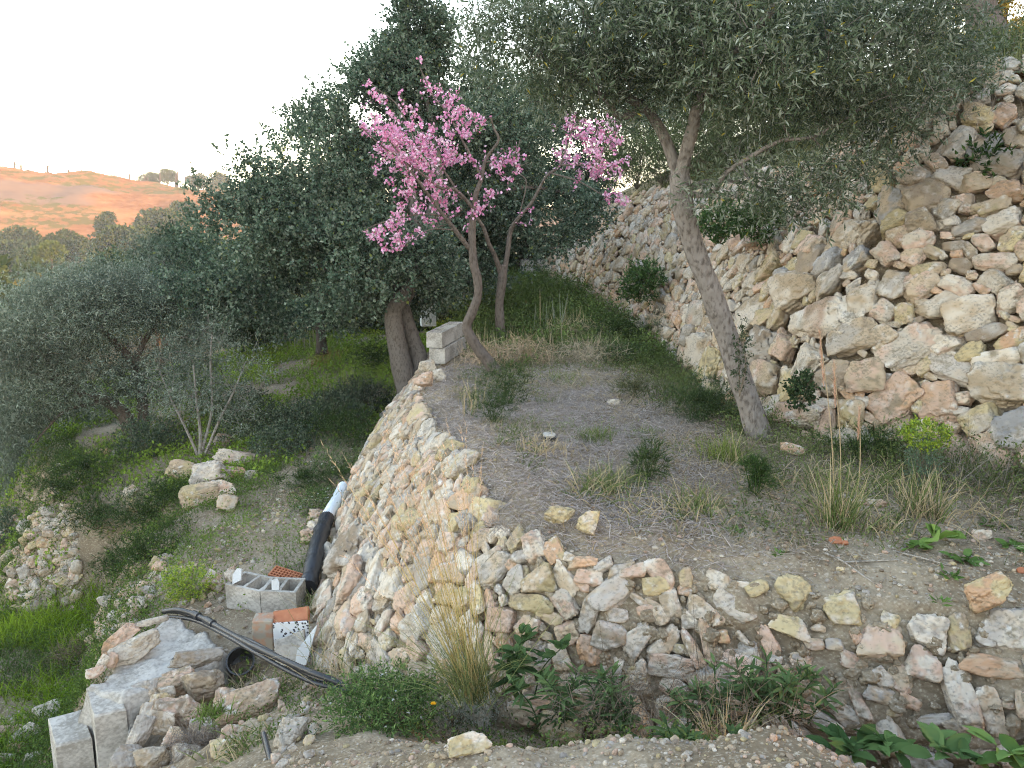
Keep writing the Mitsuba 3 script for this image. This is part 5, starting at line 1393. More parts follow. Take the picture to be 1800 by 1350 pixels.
tuft(1272, 812, 190, 0.36, 0.28, 'bright green grass clump left of the olive trunk', c1=(0.24, 0.30, 0.07), dry=0.12, r=0.07)
tuft(1040, 868, 200, 0.36, 0.50, 'arching half dry grass clump on the left of the terrace brink', dry=0.45, r=0.09, bend=0.55)
tuft(1085, 855, 200, 0.30, 0.5, 'green grass clump joining the arching dry one on the terrace', dry=0.2, r=0.10, bend=0.5)
tuft(1220, 905, 200, 0.30, 0.42, 'grass clump with pinkish stems at the centre of the terrace brink', dry=0.3, r=0.08, bend=0.35)
tuft(1618, 905, 170, 0.42, 0.3, 'wiry dry grass clump right of the plumed one on the terrace', dry=0.6, r=0.07, bend=0.25)
tuft(1560, 935, 90, 0.22, 0.4, 'small brown grass clump at the right of the terrace brink', dry=0.6, r=0.06)
tuft(1047, 772, 210, 0.17, 0.35, 'short dark green grass tuft in the middle of the mulch', dry=0.03, r=0.07, bend=0.2)
tuft(1137, 765, 160, 0.14, 0.5, 'short spiky green tuft right of the mulch', dry=0.05, r=0.06)
tuft(952, 792, 150, 0.20, 0.45, 'pale dry grass tuft beside the round cap', dry=0.95, r=0.10)
tuft(985, 668, 150, 0.26, 0.5, 'light green grass tuft behind the fennel on the terrace', c1=(0.22, 0.28, 0.09), dry=0.2, r=0.14)
tuft(1005, 680, 80, 0.20, 0.5, 'small yellowish grass tuft right of the fennel', dry=0.4, r=0.08)
tuft(565, 1062, 180, 0.26, 0.5, 'grey green grass tuft against the hollow concrete blocks', dry=0.3, r=0.10, bend=0.4)
tuft(510, 1215, 160, 0.28, 0.6, 'grass tuft under the black hoses', dry=0.2, r=0.10, bend=0.5)
tuft(432, 1210, 90, 0.22, 0.5, 'thin pale grass tuft before the added black pot', dry=0.5, r=0.07)
tuft(373, 1252, 160, 0.13, 0.6, 'small bright green tuft among the stones of the rubble wall', c1=(0.17, 0.27, 0.05), dry=0.05, r=0.05, y=4.1)
tuft(430, 1325, 160, 0.20, 0.6, 'grass tuft below the big pinkish boulder', dry=0.35, r=0.08)
tuft(1268, 1330, 120, 0.42, 0.4, 'pale dry grass tuft at the bottom centre right', dry=0.9, r=0.04, bend=0.5, y=2.75)
tuft(880, 782, 40, 0.16, 0.4, 'small green sprig below the fennel', dry=0.05, r=0.03)
tuft(620, 720, 70, 0.7, 0.12, 'tall grey dead stalks beside the low wall on the lower terrace', c0=(0.20, 0.18, 0.15), c1=(0.28, 0.26, 0.23), dry=0.5, r=0.22, bend=0.03, w=0.007, key='dead_stalks')
tuft(828, 728, 26, 0.42, 0.12, 'few upright pale stalks on the left brink of the terrace', dry=0.8, r=0.06, bend=0.06)
tuft(965, 590, 22, 0.75, 0.08, 'grey upright stalks standing in the grass at the back of the terrace', c0=(0.25, 0.27, 0.22), c1=(0.34, 0.36, 0.30), dry=0.1, r=0.16, bend=0.02, w=0.014, key='dead_stalks')
tuft(540, 615, 90, 0.75, 0.2, 'grey dry bush of stalks in the green meadow', c0=(0.24, 0.225, 0.20), c1=(0.34, 0.32, 0.29), dry=0.1, r=0.25, bend=0.05, w=0.010, key='dead_stalks')
tuft(575, 640, 60, 0.4, 0.3, 'rusty orange dry plant in the green meadow', c0=(0.28, 0.14, 0.06), c1=(0.40, 0.20, 0.08), dry=0.1, r=0.22, bend=0.1, w=0.010, key='dead_stalks')

feather(888, 716, 0.27, 0.46, 800, 'dark green feathery plant wrapped round the foot of the crooked blossom trunk')
feather(865, 745, 0.22, 0.30, 380, 'lower feathery plant in front of the blossom trunk')
feather(1140, 848, 0.14, 0.30, 420, 'upright feathery green plant on the terrace between two grass clumps')
feather(1232, 745, 0.42, 0.42, 1300, 'wide dark feathery bush left of the olive trunk', c1=(0.085, 0.125, 0.055))
feather(1328, 872, 0.11, 0.26, 420, 'pine like green seedling on the terrace', c1=(0.08, 0.14, 0.04))
feather(1500, 812, 0.30, 0.26, 620, 'feathery green growth at the foot of the high wall')
feather(1560, 800, 0.22, 0.22, 360, 'small feathery plant right of the growth at the wall foot')
feather(1090, 640, 0.35, 0.30, 500, 'feathery green plant beside the dry brush at the back', c1=(0.12, 0.17, 0.07))
feather(1180, 610, 0.42, 0.55, 700, 'grey green feathery bush against the high wall', c0=(0.06, 0.08, 0.045), c1=(0.15, 0.18, 0.11))
feather(1090, 605, 0.5, 0.45, 800, 'dark feathery bush at the bend of the high wall')
feather(1115, 700, 0.25, 0.22, 350, 'low feathery plant near the middle of the terrace', c0=(0.07, 0.08, 0.04), c1=(0.17, 0.18, 0.09))
for i, (u, v, rx, h, n, text) in enumerate([(255, 935, 0.65, 0.45, 1400, 'dark green feathery bush hanging over the left path brink'), (170, 930, 0.55, 0.45, 1200, 'dark feathery bush between the earth bank and the path'), (150, 850, 0.7, 0.5, 1500, 'long dark green feathery bush on the earth bank'),
                                            (110, 880, 0.5, 0.4, 900, 'feathery bush at the far left of the earth bank'), (250, 1000, 0.35, 0.35, 700, 'grey green feathery bush on the rubble of the path brink'), (290, 890, 0.5, 0.35, 900, 'feathery bush left of the boulder pile'),
                                            (210, 1010, 0.35, 0.3, 600, 'feathery plant low on the broken stone bank'), (660, 660, 0.6, 0.7, 1300, 'dark tall feathery bush left of the carob trunks'), (620, 790, 0.5, 0.45, 1100, 'dark feathery bush at the foot of the low wall beyond the pipe'),
                                            (600, 770, 0.6, 0.5, 1100, 'dark feathery bush on the path beside the low wall'), (540, 860, 0.5, 0.3, 800, 'low feathery plant in the middle of the path')]):
    feather(u, v, rx, h, n, text, ln=0.08, w=0.006)

tangle(856, 655, 0.34, 0.40, 900, 'tan heap of dry curled brush behind the crooked blossom trunk', (0.46, 0.34, 0.23), (0.66, 0.53, 0.39), y=9.7)
tangle(925, 640, 0.45, 0.36, 800, 'tan dry brush right of the dark blossom trunk', (0.42, 0.31, 0.20), (0.58, 0.47, 0.34))
tangle(1030, 638, 0.60, 0.30, 900, 'greyish dry brush lying across the back of the terrace', (0.40, 0.33, 0.23), (0.56, 0.48, 0.36))
tangle(1010, 598, 0.5, 0.35, 500, 'dry straw coloured brush near the bend of the high wall', (0.42, 0.34, 0.20), (0.60, 0.50, 0.33))
tangle(345, 1322, 0.16, 0.16, 420, 'grey brown dead grass root clump in the rubble wall', (0.13, 0.11, 0.10), (0.28, 0.24, 0.21), ln=0.16, y=4.0)
tangle(135, 1170, 0.26, 0.28, 420, 'dark brown dry twig heap in the lower grass at the left', (0.10, 0.08, 0.06), (0.24, 0.19, 0.14), w=0.004)
tangle(1655, 440, 0.30, 0.30, 260, 'dry brown twigs growing out of the high wall at the right', (0.20, 0.16, 0.13), (0.38, 0.32, 0.27), y=6.35, ln=0.3)
tangle(1740, 250, 0.25, 0.35, 120, 'thin dry twigs high on the high wall at the right edge', (0.20, 0.17, 0.14), (0.40, 0.34, 0.29), y=6.3, ln=0.35)
tangle(1700, 850, 0.4, 0.10, 420, 'grey dead stems lying at the foot of the high wall', (0.20, 0.175, 0.155), (0.36, 0.32, 0.28), ln=0.35)
tangle(1320, 375, 0.3, 0.6, 240, 'grey dead roots hanging down the high wall behind the olive trunk', (0.26, 0.235, 0.22), (0.40, 0.37, 0.34), y=9.0, ln=0.5)
tangle(880, 930, 0.10, 0.05, 160, 'grey dead grass caught on the corner stones of the low wall', (0.24, 0.22, 0.20), (0.38, 0.35, 0.33), y=3.95, ln=0.10)
tangle(1290, 1260, 0.40, 0.22, 420, 'brown dead stalks in the ditch before the low wall', (0.12, 0.09, 0.07), (0.26, 0.20, 0.15), y=2.95, ln=0.2)
tangle(1090, 1270, 0.34, 0.2, 380, 'dark brown dead growth in the ditch left of the other', (0.10, 0.08, 0.06), (0.24, 0.19, 0.15), y=3.05, ln=0.2)
tuft(610, 1195, 90, 0.75, 0.5, 'long thin pale stalks at the foot of the low wall beside the hoses', dry=0.85, r=0.12, bend=0.35, w=0.0032)
tuft(690, 1200, 110, 0.6, 0.55, 'thin arching grass at the foot of the low wall behind the daisies', dry=0.5, r=0.14, bend=0.45, w=0.0034)
tuft(1130, 905, 120, 0.24, 0.5, 'dry grass on the mulch left of the pink stemmed clump', dry=0.8, r=0.14, bend=0.5)
tuft(1370, 860, 120, 0.30, 0.6, 'brown dry grass in front of the olive trunk', dry=0.85, r=0.18, bend=0.5)
tuft(1540, 850, 160, 0.34, 0.45, 'green and brown grass before the foot of the high wall', dry=0.45, r=0.20, bend=0.4)
tuft(1700, 905, 140, 0.30, 0.5, 'dry grass behind the broad leaved weed', dry=0.75, r=0.2, bend=0.45)
tuft(1760, 880, 110, 0.30, 0.5, 'dark grass at the right edge of the terrace', dry=0.3, r=0.15, bend=0.45)
tuft(1180, 790, 120, 0.20, 0.6, 'low dry grass between the mulch and the olive tree', dry=0.7, r=0.2, bend=0.5)
tuft(1430, 850, 110, 0.30, 0.5, 'green grass between the olive trunk and the plumed clump', dry=0.3, r=0.15, bend=0.4)
# bare twigs on the terrace brink
for (pts, text) in [([(1450, 976), (1480, 990), (1520, 1018), (1550, 1038)], 'forked bare twig lying on the terrace brink'), ([(1485, 992), (1530, 990), (1580, 988)], 'side twig beside the forked one on the terrace brink'), ([(1570, 972), (1640, 990), (1690, 1005)], 'long thin twig lying right of the forked twig')]:
    q = np.array([ground(u, v) + [0, 0, 0.012] for u, v in pts])
    m = Mesh()
    tube(m, catmull(q, 16), np.linspace(0.006, 0.002, 16), (0.40, 0.36, 0.31), sides=6)
    tell(put('twig', m, 'bark', smooth=True), text, 'twig', kind='thing')

SPURGE = [(4, (0.34, 0.42, 0.05)), (3, (0.22, 0.32, 0.06)), (2, (0.14, 0.22, 0.06))]
HERB = [(4, (0.06, 0.10, 0.035)), (3, (0.11, 0.17, 0.055)), (1, (0.19, 0.26, 0.09))]
GREYHERB = [(3, (0.16, 0.18, 0.14)), (3, (0.26, 0.28, 0.23)), (1, (0.34, 0.36, 0.31))]
shrub(335, 1050, 0.24, 0.26, 420, 'yellow green spurge bush on the brink left of the hollow blocks', SPURGE, ln=0.022, w=0.010, twig=0.05, key='spurge_bush', gap=0.36)
sh = shrub(1617, 862, 0.07, 0.34, 150, 'blue green spurge with yellow green head on the right of the terrace', [(3, (0.12, 0.18, 0.13)), (3, (0.17, 0.24, 0.15))], ln=0.035, w=0.007, twig=0.08, key='spurge_plant', gap=0.2)
rng = rgen()
d = unit(rng.normal(size=(260, 3)))
m = Mesh()
sprays(m, rng, ground(1617, 862) + [0, 0, 0.36] + d * [0.11, 0.11, 0.06], d, 7, 0.05, 0.018, 0.012, SPURGE, 0.5)
tell(put('flower_head', m, 'leaf', parent=sh), 'yellow green flower head', kind='stuff')
shrub(680, 1268, 0.29, 0.16, 800, 'dark green daisy clump with small white flowers before the low wall', HERB, ln=0.035, w=0.008, twig=0.08, key='daisy_clump', flowers=((0.75, 0.75, 0.72), 0.010, 26), gap=0.36)
shrub(800, 1275, 0.21, 0.20, 520, 'silver grey wiry bush at the foot of the tall grass', GREYHERB, ln=0.035, w=0.0025, twig=0.09, key='silver_bush', gap=0.3)
m = Mesh()
q = at(762, 1238, 3.2)
rng = rgen()
az = np.arange(14) * 2.4
leaves(m, rng, np.tile(q, (14, 1)), np.c_[np.cos(az), np.sin(az) * .7, np.full(14, .5)], 0.016, 0.010, (0.75, 0.42, 0.03), 0.1)
tube(m, [q, q - [0.02, 0, 0.12]], 0.0018, (0.08, 0.12, 0.04), sides=4)
tell(put('flower', m, 'leaf'), 'single orange yellow flower beside the daisy clump', 'flower', kind='thing')
shrub(560, 905, 0.25, 0.25, 300, 'small leafy plant with white flowers beside the white pipe', HERB, twig=0.08, key='leafy_plant', cat='plant', flowers=((0.75, 0.75, 0.72), 0.012, 24))
shrub(600, 835, 0.35, 0.35, 420, 'leafy green plant above the white pipe end', HERB, twig=0.09, key='leafy_plant', cat='plant', flowers=((0.75, 0.75, 0.70), 0.012, 20))

rosette(1650, 952, 9, 0.105, 0.095, 'bright weed with big heart shaped leaves on the right of the terrace', c0=(0.14, 0.24, 0.05), c1=(0.25, 0.36, 0.10), rise=1.2, lift=0.03)
rosette(1612, 968, 8, 0.085, 0.075, 'second weed with heart shaped leaves just left of the bright one', c0=(0.10, 0.18, 0.04), c1=(0.19, 0.29, 0.08), rise=0.8, lift=0.02)
rosette(1690, 985, 16, 0.08, 0.04, 'leafy weed low on the terrace under the heart leaved one', rise=0.8)
rosette(1650, 1058, 16, 0.05, 0.012, 'tiny green rosette on the terrace brink above the yellow stone', rise=1.0, narrow=True)
rosette(1668, 1012, 22, 0.06, 0.016, 'small spiky rosette near the peach coloured boulder', rise=0.9, narrow=True)
rosette(1290, 935, 40, 0.055, 0.014, 'green rosette patch below the pink stemmed grass', rise=0.9, narrow=True)
rosette(1190, 912, 24, 0.06, 0.020, 'dark leafy rosette left under the pink stemmed grass', rise=0.9, c1=(0.11, 0.18, 0.06))
rosette(1342, 918, 30, 0.05, 0.012, 'bright small rosette below the pine like seedling', rise=0.9, narrow=True)
rosette(1310, 905, 18, 0.05, 0.016, 'leafy rosette left of the bright small one', rise=0.8)
rosette(1368, 975, 14, 0.05, 0.014, 'lonely small sprout on the bare earth of the terrace brink', rise=1.2, narrow=True)
rosette(1745, 925, 20, 0.08, 0.03, 'leafy weed at the right edge of the terrace', rise=0.9)
rosette(1780, 960, 18, 0.07, 0.035, 'leafy weed in the right corner of the terrace', rise=0.9)
whorl(905, 1205, 4, 0.34, 0.105, 0.034, 'dark leafy weed in the gap beside the tall grass clump', y=3.45, leaves_per=22, c0=(0.04, 0.075, 0.03), c1=(0.09, 0.145, 0.055))
whorl(975, 1262, 5, 0.26, 0.10, 0.018, 'narrow leaved weed before the big grey stone of the low wall', y=3.2)
whorl(1040, 1265, 6, 0.30, 0.09, 0.016, 'upright weed with whorled leaves right of the big grey stone', y=3.2)
whorl(1105, 1285, 4, 0.24, 0.09, 0.018, 'upright weed in the ditch under the round grey stone', y=3.1)
whorl(1270, 1275, 8, 0.30, 0.10, 0.017, 'bushy upright weed in the ditch at the centre right', y=2.98, r=0.16)
whorl(1335, 1255, 7, 0.34, 0.10, 0.016, 'tallest upright weed in the ditch at the centre right', y=2.98, r=0.14)
whorl(1215, 1335, 6, 0.17, 0.10, 0.02, 'low bright weed at the bottom edge before the ditch', y=2.62, r=0.1)
whorl(1390, 1250, 5, 0.24, 0.09, 0.017, 'weed with narrow leaves in the ditch right of the tallest one', y=2.98, r=0.12)
rosette(1490, 1320, 18, 0.13, 0.05, 'broad leaved dark weed at the bottom right, left of two', y=2.7, rise=1.2, c0=(0.05, 0.10, 0.035), c1=(0.12, 0.20, 0.07))
rosette(1555, 1312, 20, 0.13, 0.048, 'broad leaved dark weed at the bottom right, right of two', y=2.7, rise=1.2, c0=(0.05, 0.10, 0.035), c1=(0.13, 0.21, 0.07))
rosette(1680, 1325, 18, 0.12, 0.055, 'big leaved bright weed at the bottom right', y=2.6, rise=1.1, c0=(0.07, 0.13, 0.045), c1=(0.16, 0.25, 0.09))
rosette(1770, 1330, 12, 0.12, 0.06, 'broad leaved weed in the bottom right corner', y=2.55, rise=1.0)
rosette(1420, 1335, 14, 0.06, 0.02, 'tiny leafy weed at the bottom edge near the ditch', y=2.65, rise=1.0)
rosette(1150, 1330, 26, 0.07, 0.022, 'leafy weed at the bottom edge below the ditch', y=2.75, rise=1.0)
for (u, v, y_, text) in [(1730, 318, 6.35, 'green leafy plant growing out of the high wall near the right edge'), (1266, 412, 8.6, 'left green tuft growing on the high wall behind the olive branch'), (1330, 408, 8.2, 'right green tuft growing on the high wall behind the olive branch'),
                         (1132, 500, 11.0, 'upper green plant on the far part of the high wall'), (1122, 520, 11.2, 'lower green plant on the far part of the high wall'), (1575, 455, 6.9, 'small green plant in the high wall under the olive crown')]:
    shrub(u, v + 12, 0.16 + 0.008 * y_, 0.26 + 0.012 * y_, 170, text, [(3, (0.045, 0.085, 0.03)), (2, (0.09, 0.15, 0.05))], ln=0.07, w=0.022, twig=0.09, y=y_ - 0.10, key='wall_plant', cat='plant', gap=0.25, stems=6)
shrub(1405, 720, 0.10, 0.28, 120, 'dark ivy like plant creeping on the foot of the high wall', [(3, (0.03, 0.05, 0.025)), (2, (0.06, 0.09, 0.04))], ln=0.03, w=0.022, twig=0.05, key='creeping_plant', cat='plant', y=5.78, gap=0.2, stems=5)
shrub(1300, 690, 0.05, 0.55, 80, 'thin leafy shoot climbing the olive trunk', [(3, (0.04, 0.06, 0.03)), (2, (0.08, 0.10, 0.06))], ln=0.028, w=0.011, twig=0.05, key='climbing_shoot', cat='plant', y=5.78, gap=0.1, stems=4)
# shrubs in the shade between the path and the meadow
SH = [(4, (0.055, 0.08, 0.05)), (3, (0.10, 0.135, 0.085)), (2, (0.17, 0.20, 0.14))]
for (u, v, rx, h, n, text) in [(450, 778, 0.6, 0.5, 600, 'grey green bush right of the wispy sapling'), (520, 765, 0.55, 0.42, 520, 'dark bush in the middle of the shaded path'), (590, 748, 0.55, 0.45, 560, 'dark leafy bush left of the low wall in the shade'),
                               (640, 728, 0.45, 0.5, 520, 'tall dark bush just left of the carob trunk foot'), (270, 800, 0.5, 0.5, 500, 'small grey bush at the foot of the silvery olive trunk'), (410, 742, 0.6, 0.5, 560, 'dusky bush behind the wispy sapling'),
                               (500, 800, 0.45, 0.35, 420, 'low dark bush on the path above the boulder pile'), (20, 960, 0.5, 0.5, 450, 'dark bush at the left picture edge over the stone bank')]:
    shrub(u, v, rx, h, n, text, SH, ln=0.05, w=0.016, twig=0.12, gap=0.36, n_leaf=8)
# shrubs on the slope above the high wall
SL = [(3, (0.06, 0.085, 0.035)), (3, (0.11, 0.14, 0.06)), (2, (0.18, 0.19, 0.10))]
for (u, v, y_, rx, h, n, text) in [(1120, 330, 15.5, 0.9, 1.3, 1100, 'green bush on the slope top left of the olive fork'), (1165, 325, 14.5, 0.8, 0.9, 900, 'grassy green bush on the slope under the olive fork'), (1225, 300, 14, 0.8, 0.9, 900, 'pale green bush on the slope right behind the olive fork'),
                                   (1290, 285, 13.2, 0.9, 0.8, 900, 'yellow green bush on the slope behind the low olive bough'), (1350, 270, 13, 1.0, 1.0, 1000, 'grey bush on the slope behind the olive crown'), (1450, 235, 12, 1.0, 0.9, 900, 'bush on the slope hidden behind the olive crown'),
                                   (1785, 118, 9.5, 0.5, 0.35, 500, 'blue green low bush at the top right corner of the slope'), (1690, 128, 10, 0.6, 0.4, 500, 'low grey bush at the foot of the thick dark trunk')]:
    shrub(u, v, rx, h, n, text, SL, ln=0.06, w=0.016, twig=0.16, y=y_, key='slope_bush', gap=0.36, n_leaf=8)
for (u, v, y_, rx, h, n, text) in [(1100, 300, 24, 3.2, 4.5, 1500, 'dark tree mass closing the slope beyond the fork of the olive'), (1230, 230, 22, 3.2, 4.5, 1500, 'leafy tree mass on the slope above the olive fork'), (1380, 180, 22, 3.4, 4.5, 1400, 'leafy tree on the upper slope behind the olive crown')]:
    shrub(u, v, rx, h, n, text, [(4, (0.05, 0.075, 0.04)), (3, (0.085, 0.115, 0.06)), (1, (0.15, 0.18, 0.10))], ln=0.12, w=0.05, twig=0.35, y=y_, key='background_tree', cat='tree', gap=0.36, n_leaf=8, stems=16)


# ------------------------------------------------------------------ ground cover
def cover(key, label, n, box, dens, hgt, c0, c1, w=0.006, seg=2, zfn=any_z, seed=0, leafy=0.0, lf=(0.035, 0.02), spread=0.45, bend=0.3):
    rng = np.random.default_rng(900 + seed)
    x, y = rng.uniform(box[0], box[1], n * 4), rng.uniform(box[2], box[3], n * 4)
    ok = rng.random(n * 4) < dens(x, y)
    x, y = x[ok][:n], y[ok][:n]
    z = zfn(x, y)
    p = np.stack([x, y, z - 0.01], 1)
    k = len(p)
    tone = meshkit.fbm(p * 1.1, 3, seed)[:, None]
    c = (np.array(c0) * (1 - tone) + np.array(c1) * tone) * rng.uniform(0.7, 1.3, (k, 1))
    m = Mesh()
    h = hgt(x, y) * rng.uniform(0.4, 1.15, k)
    nl = int(k * (1 - leafy))
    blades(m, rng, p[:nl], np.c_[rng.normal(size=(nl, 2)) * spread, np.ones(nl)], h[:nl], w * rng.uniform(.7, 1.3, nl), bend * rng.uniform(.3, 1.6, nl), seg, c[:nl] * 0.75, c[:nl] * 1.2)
    if leafy:
        q = p[nl:] + np.c_[np.zeros((k - nl, 2)), h[nl:] * rng.uniform(0.3, 1.0, k - nl)]
        q, cc = np.repeat(q, 4, 0) + rng.normal(size=(4 * (k - nl), 3)) * 0.03, np.repeat(c[nl:], 4, 0)
        leaves(m, rng, q, rng.normal(size=q.shape) + [0, 0, .4], lf[0], lf[1], cc * rng.uniform(.8, 1.3, (len(cc), 1)), 0.2)
    return tell(put(key, m, 'leaf'), label, 'grass', kind='stuff')


def nz(x, y, s, seed):
    return meshkit.fbm(np.stack([x * s, y * s, x * 0], -1), 3, seed)


def d_meadow(x, y):
    sd = look(GSD, x, y)
    path = np.exp(-((x + 2.35) / 0.45) ** 2) * (y < 11)
    a = ss(0.26, 0.44, nz(x, y, 0.9, 1)) * np.interp(y, [5, 8, 9.5, 11, 25], [0.12, 0.25, 0.6, 1.0, 1.0]) * (1 - 0.85 * path)
    return a * (sd > -0.9) * (x < np.interp(y, [5, 12, 20, 26], [-1.75, -1.85, -1.0, 0.0]))


cover('meadow_grass', 'green grass and herbs of the meadow on the lower terrace', 52000, (-12, 0, 8.5, 25), d_meadow, lambda x, y: 0.15 + 0.22 * nz(x, y, 0.7, 5), (0.10, 0.18, 0.025), (0.30, 0.40, 0.07), w=0.010, seed=1, leafy=0.4, lf=(0.05, 0.03))
cover('path_grass', 'patchy green grass along the path of the lower terrace', 20000, (-4.2, -1.7, 4.6, 9.5), d_meadow, lambda x, y: 0.06 + 0.12 * nz(x, y, 0.9, 6), (0.06, 0.11, 0.022), (0.22, 0.30, 0.07), w=0.006, seed=2, leafy=0.45, lf=(0.025, 0.014))
cover('bank_grass', 'dark green grass on the broken banks at the left', 26000, (-9.5, -2.8, 4.2, 14), lambda x, y: ss(0.44, 0.58, nz(x, y, 1.1, 3)) * ((look(GSD, x, y) < 0.3) & (look(GSD, x, y) > -1.7)), lambda x, y: 0.13 + 0.2 * nz(x, y, 0.8, 7), (0.03, 0.055, 0.018), (0.11, 0.17, 0.045), w=0.006, seed=3, leafy=0.3, lf=(0.03, 0.012))
cover('lush_grass', 'lush green grass at the bottom of the banks at the lower left', 42000, (-8.5, -3.0, 3.6, 10), lambda x, y: ss(0.30, 0.45, nz(x, y, 1.0, 4)) * (look(GSD, x, y) < -0.75), lambda x, y: 0.20 + 0.22 * nz(x, y, 0.8, 8), (0.09, 0.18, 0.015), (0.27, 0.37, 0.04), w=0.008, seed=4, spread=0.4, bend=0.5, seg=3)
cover('terrace_grass', 'tall dark green grass at the back of the terrace', 26000, (-1.2, 2.4, 9.2, 18.5), lambda x, y: on_terrace(x, y) * ss(9.6, 11.2, y + 2.2 * (nz(x, y, 1.2, 9) - 0.5) + 0.5 * (x > 1.2)), lambda x, y: np.interp(y, [9, 11, 14, 18], [0.12, 0.28, 0.42, 0.40]), (0.05, 0.085, 0.025), (0.19, 0.25, 0.08), w=0.009, seed=5, leafy=0.3, lf=(0.05, 0.025))
cover('weed_cover', 'low weeds and thin grass scattered over the terrace', 9000, (-0.6, 3.8, 3.3, 9.8), lambda x, y: on_terrace(x, y) * ss(0.50, 0.62, nz(x, y, 1.6, 10) + 0.12 * ss(1.2, 2.6, x) + 0.08 * ss(7, 9, y)) * (near_xy(np.stack([x, y], -1), W1_TOP) > 0.35), lambda x, y: 0.05 + 0.14 * nz(x, y, 1.5, 11), (0.05, 0.08, 0.025), (0.22, 0.25, 0.10), w=0.006, seed=6, leafy=0.3, lf=(0.022, 0.010))
cover('near_weeds', 'small weeds on the near earth ledge', 3800, (-1.6, 2.6, 2.0, 4.6), lambda x, y: ss(0.48, 0.60, nz(x, y, 1.7, 12)) * (~on_terrace(x, y)) * (look(GZ, x, y) < -0.12), lambda x, y: 0.04 + 0.10 * nz(x, y, 1.5, 13), (0.04, 0.07, 0.02), (0.14, 0.20, 0.06), w=0.0035, seed=7, leafy=0.45, lf=(0.022, 0.010))

cover('dry_grass', 'thin dry grass standing about on the terrace', 9000, (-0.7, 3.8, 3.5, 10.5), lambda x, y: on_terrace(x, y) * ss(0.50, 0.60, nz(x, y, 2.1, 18)) * (near_xy(np.stack([x, y], -1), W1_TOP) > 0.25), lambda x, y: 0.08 + 0.22 * nz(x, y, 1.5, 19), (0.26, 0.20, 0.13), (0.56, 0.47, 0.32), w=0.0045, seed=9, seg=3, spread=0.6, bend=0.5)

cover('wall_foot_weeds', 'weeds and grass along the foot of the high wall', 9000, (0.6, 3.6, 4.0, 12), lambda x, y: on_terrace(x, y) * np.exp(-(near_xy(np.stack([x, y], -1), W2_FOOT[:, :2] + [-0.25, 0]) / 0.38) ** 2) * ss(0.40, 0.55, nz(x, y, 1.4, 30)), lambda x, y: 0.08 + 0.30 * nz(x, y, 1.5, 31), (0.045, 0.075, 0.022), (0.20, 0.24, 0.09), w=0.007, seed=10, leafy=0.35, lf=(0.03, 0.012), seg=3)


def slope_at(x, y):
    xt_ = np.interp(y, W2_XT[:, 0], W2_XT[:, 1]) - 0.05
    return slope_z(y, np.maximum(x - xt_, 0), x)


cover('slope_grass', 'dry and green grass on the slope above the high wall', 26000, (2.0, 12, 2.5, 22), lambda x, y: ss(0.38, 0.55, nz(x, y, 0.7, 14)) * (x > np.interp(y, W2_XT[:, 0], W2_XT[:, 1]) + 0.1), lambda x, y: 0.14 + 0.25 * nz(x, y, 0.8, 15), (0.07, 0.09, 0.03), (0.24, 0.24, 0.11), w=0.010, zfn=slope_at, seed=8)

def terrace_lip(x, y):
    e = near_xy(np.stack([x, y], -1), W1_TOP)
    return terrace_z(x, y) - 0.09 * ss(0.28, 0.0, e)


# straw and chips of the mulch, pebbles
rng = rgen()
n = 150000
x, y = rng.uniform(-0.9, 3.6, n), rng.uniform(3.2, 10, n)
e = near_xy(np.stack([x, y], -1), W1_TOP)
dm = np.exp(-((x - 0.35) ** 2 / 1.5 + (y - 6.3) ** 2 / 5.0)) * 1.25 + 0.45 * ss(0.42, 0.6, nz(x, y, 1.3, 16)) * ss(3.5, 4.1, y)
ok = on_terrace(x, y) & (rng.random(n) < dm) & (e > 0.04)
x, y, e = x[ok], y[ok], e[ok]
k = len(x)
z = terrace_z(x, y) - 0.09 * ss(0.28, 0.0, e)
m = Mesh()
br = ss(0.9, 2.0, x)[:, None]
c = tint(rng, (0.31, 0.27, 0.255), (0.53, 0.475, 0.445), k, 0.7, 1.25) * (1 - br) + tint(rng, (0.22, 0.185, 0.15), (0.45, 0.38, 0.30), k, 0.7, 1.25) * br
d = np.c_[rng.normal(size=(k, 2)), rng.normal(size=k) * 0.3]
blades(m, rng, np.stack([x, y, z + rng.uniform(0.0, 0.045, k) * rng.random(k)], 1), d, rng.uniform(0.03, 0.13, k), rng.uniform(0.002, 0.006, k), 0.12, 2, c, c)
tell(put('straw_mulch', m, 'leaf'), 'grey straw mulch strewn over the terrace', 'mulch', kind='stuff')
rng = rgen()
n = 12000
x, y = rng.uniform(-0.9, 3.6, n), rng.uniform(3.3, 12, n)
ok = on_terrace(x, y) & (rng.random(n) < 0.25 + ss(0.45, 0.62, nz(x, y, 1.9, 40)))
x, y = x[ok], y[ok]
k = len(x)
m = Mesh()
leaves(m, rng, np.stack([x, y, terrace_lip(x, y) + rng.uniform(0.002, 0.02, k)], 1), np.c_[rng.normal(size=(k, 2)), rng.normal(size=k) * 0.35], rng.uniform(0.03, 0.06, k), rng.uniform(0.008, 0.014, k), tint(rng, (0.20, 0.14, 0.085), (0.46, 0.37, 0.25), k, 0.6, 1.2), 0.25)
tell(put('leaf_litter', m, 'leaf'), 'brown fallen leaves littering the terrace', 'leaf litter', kind='stuff')


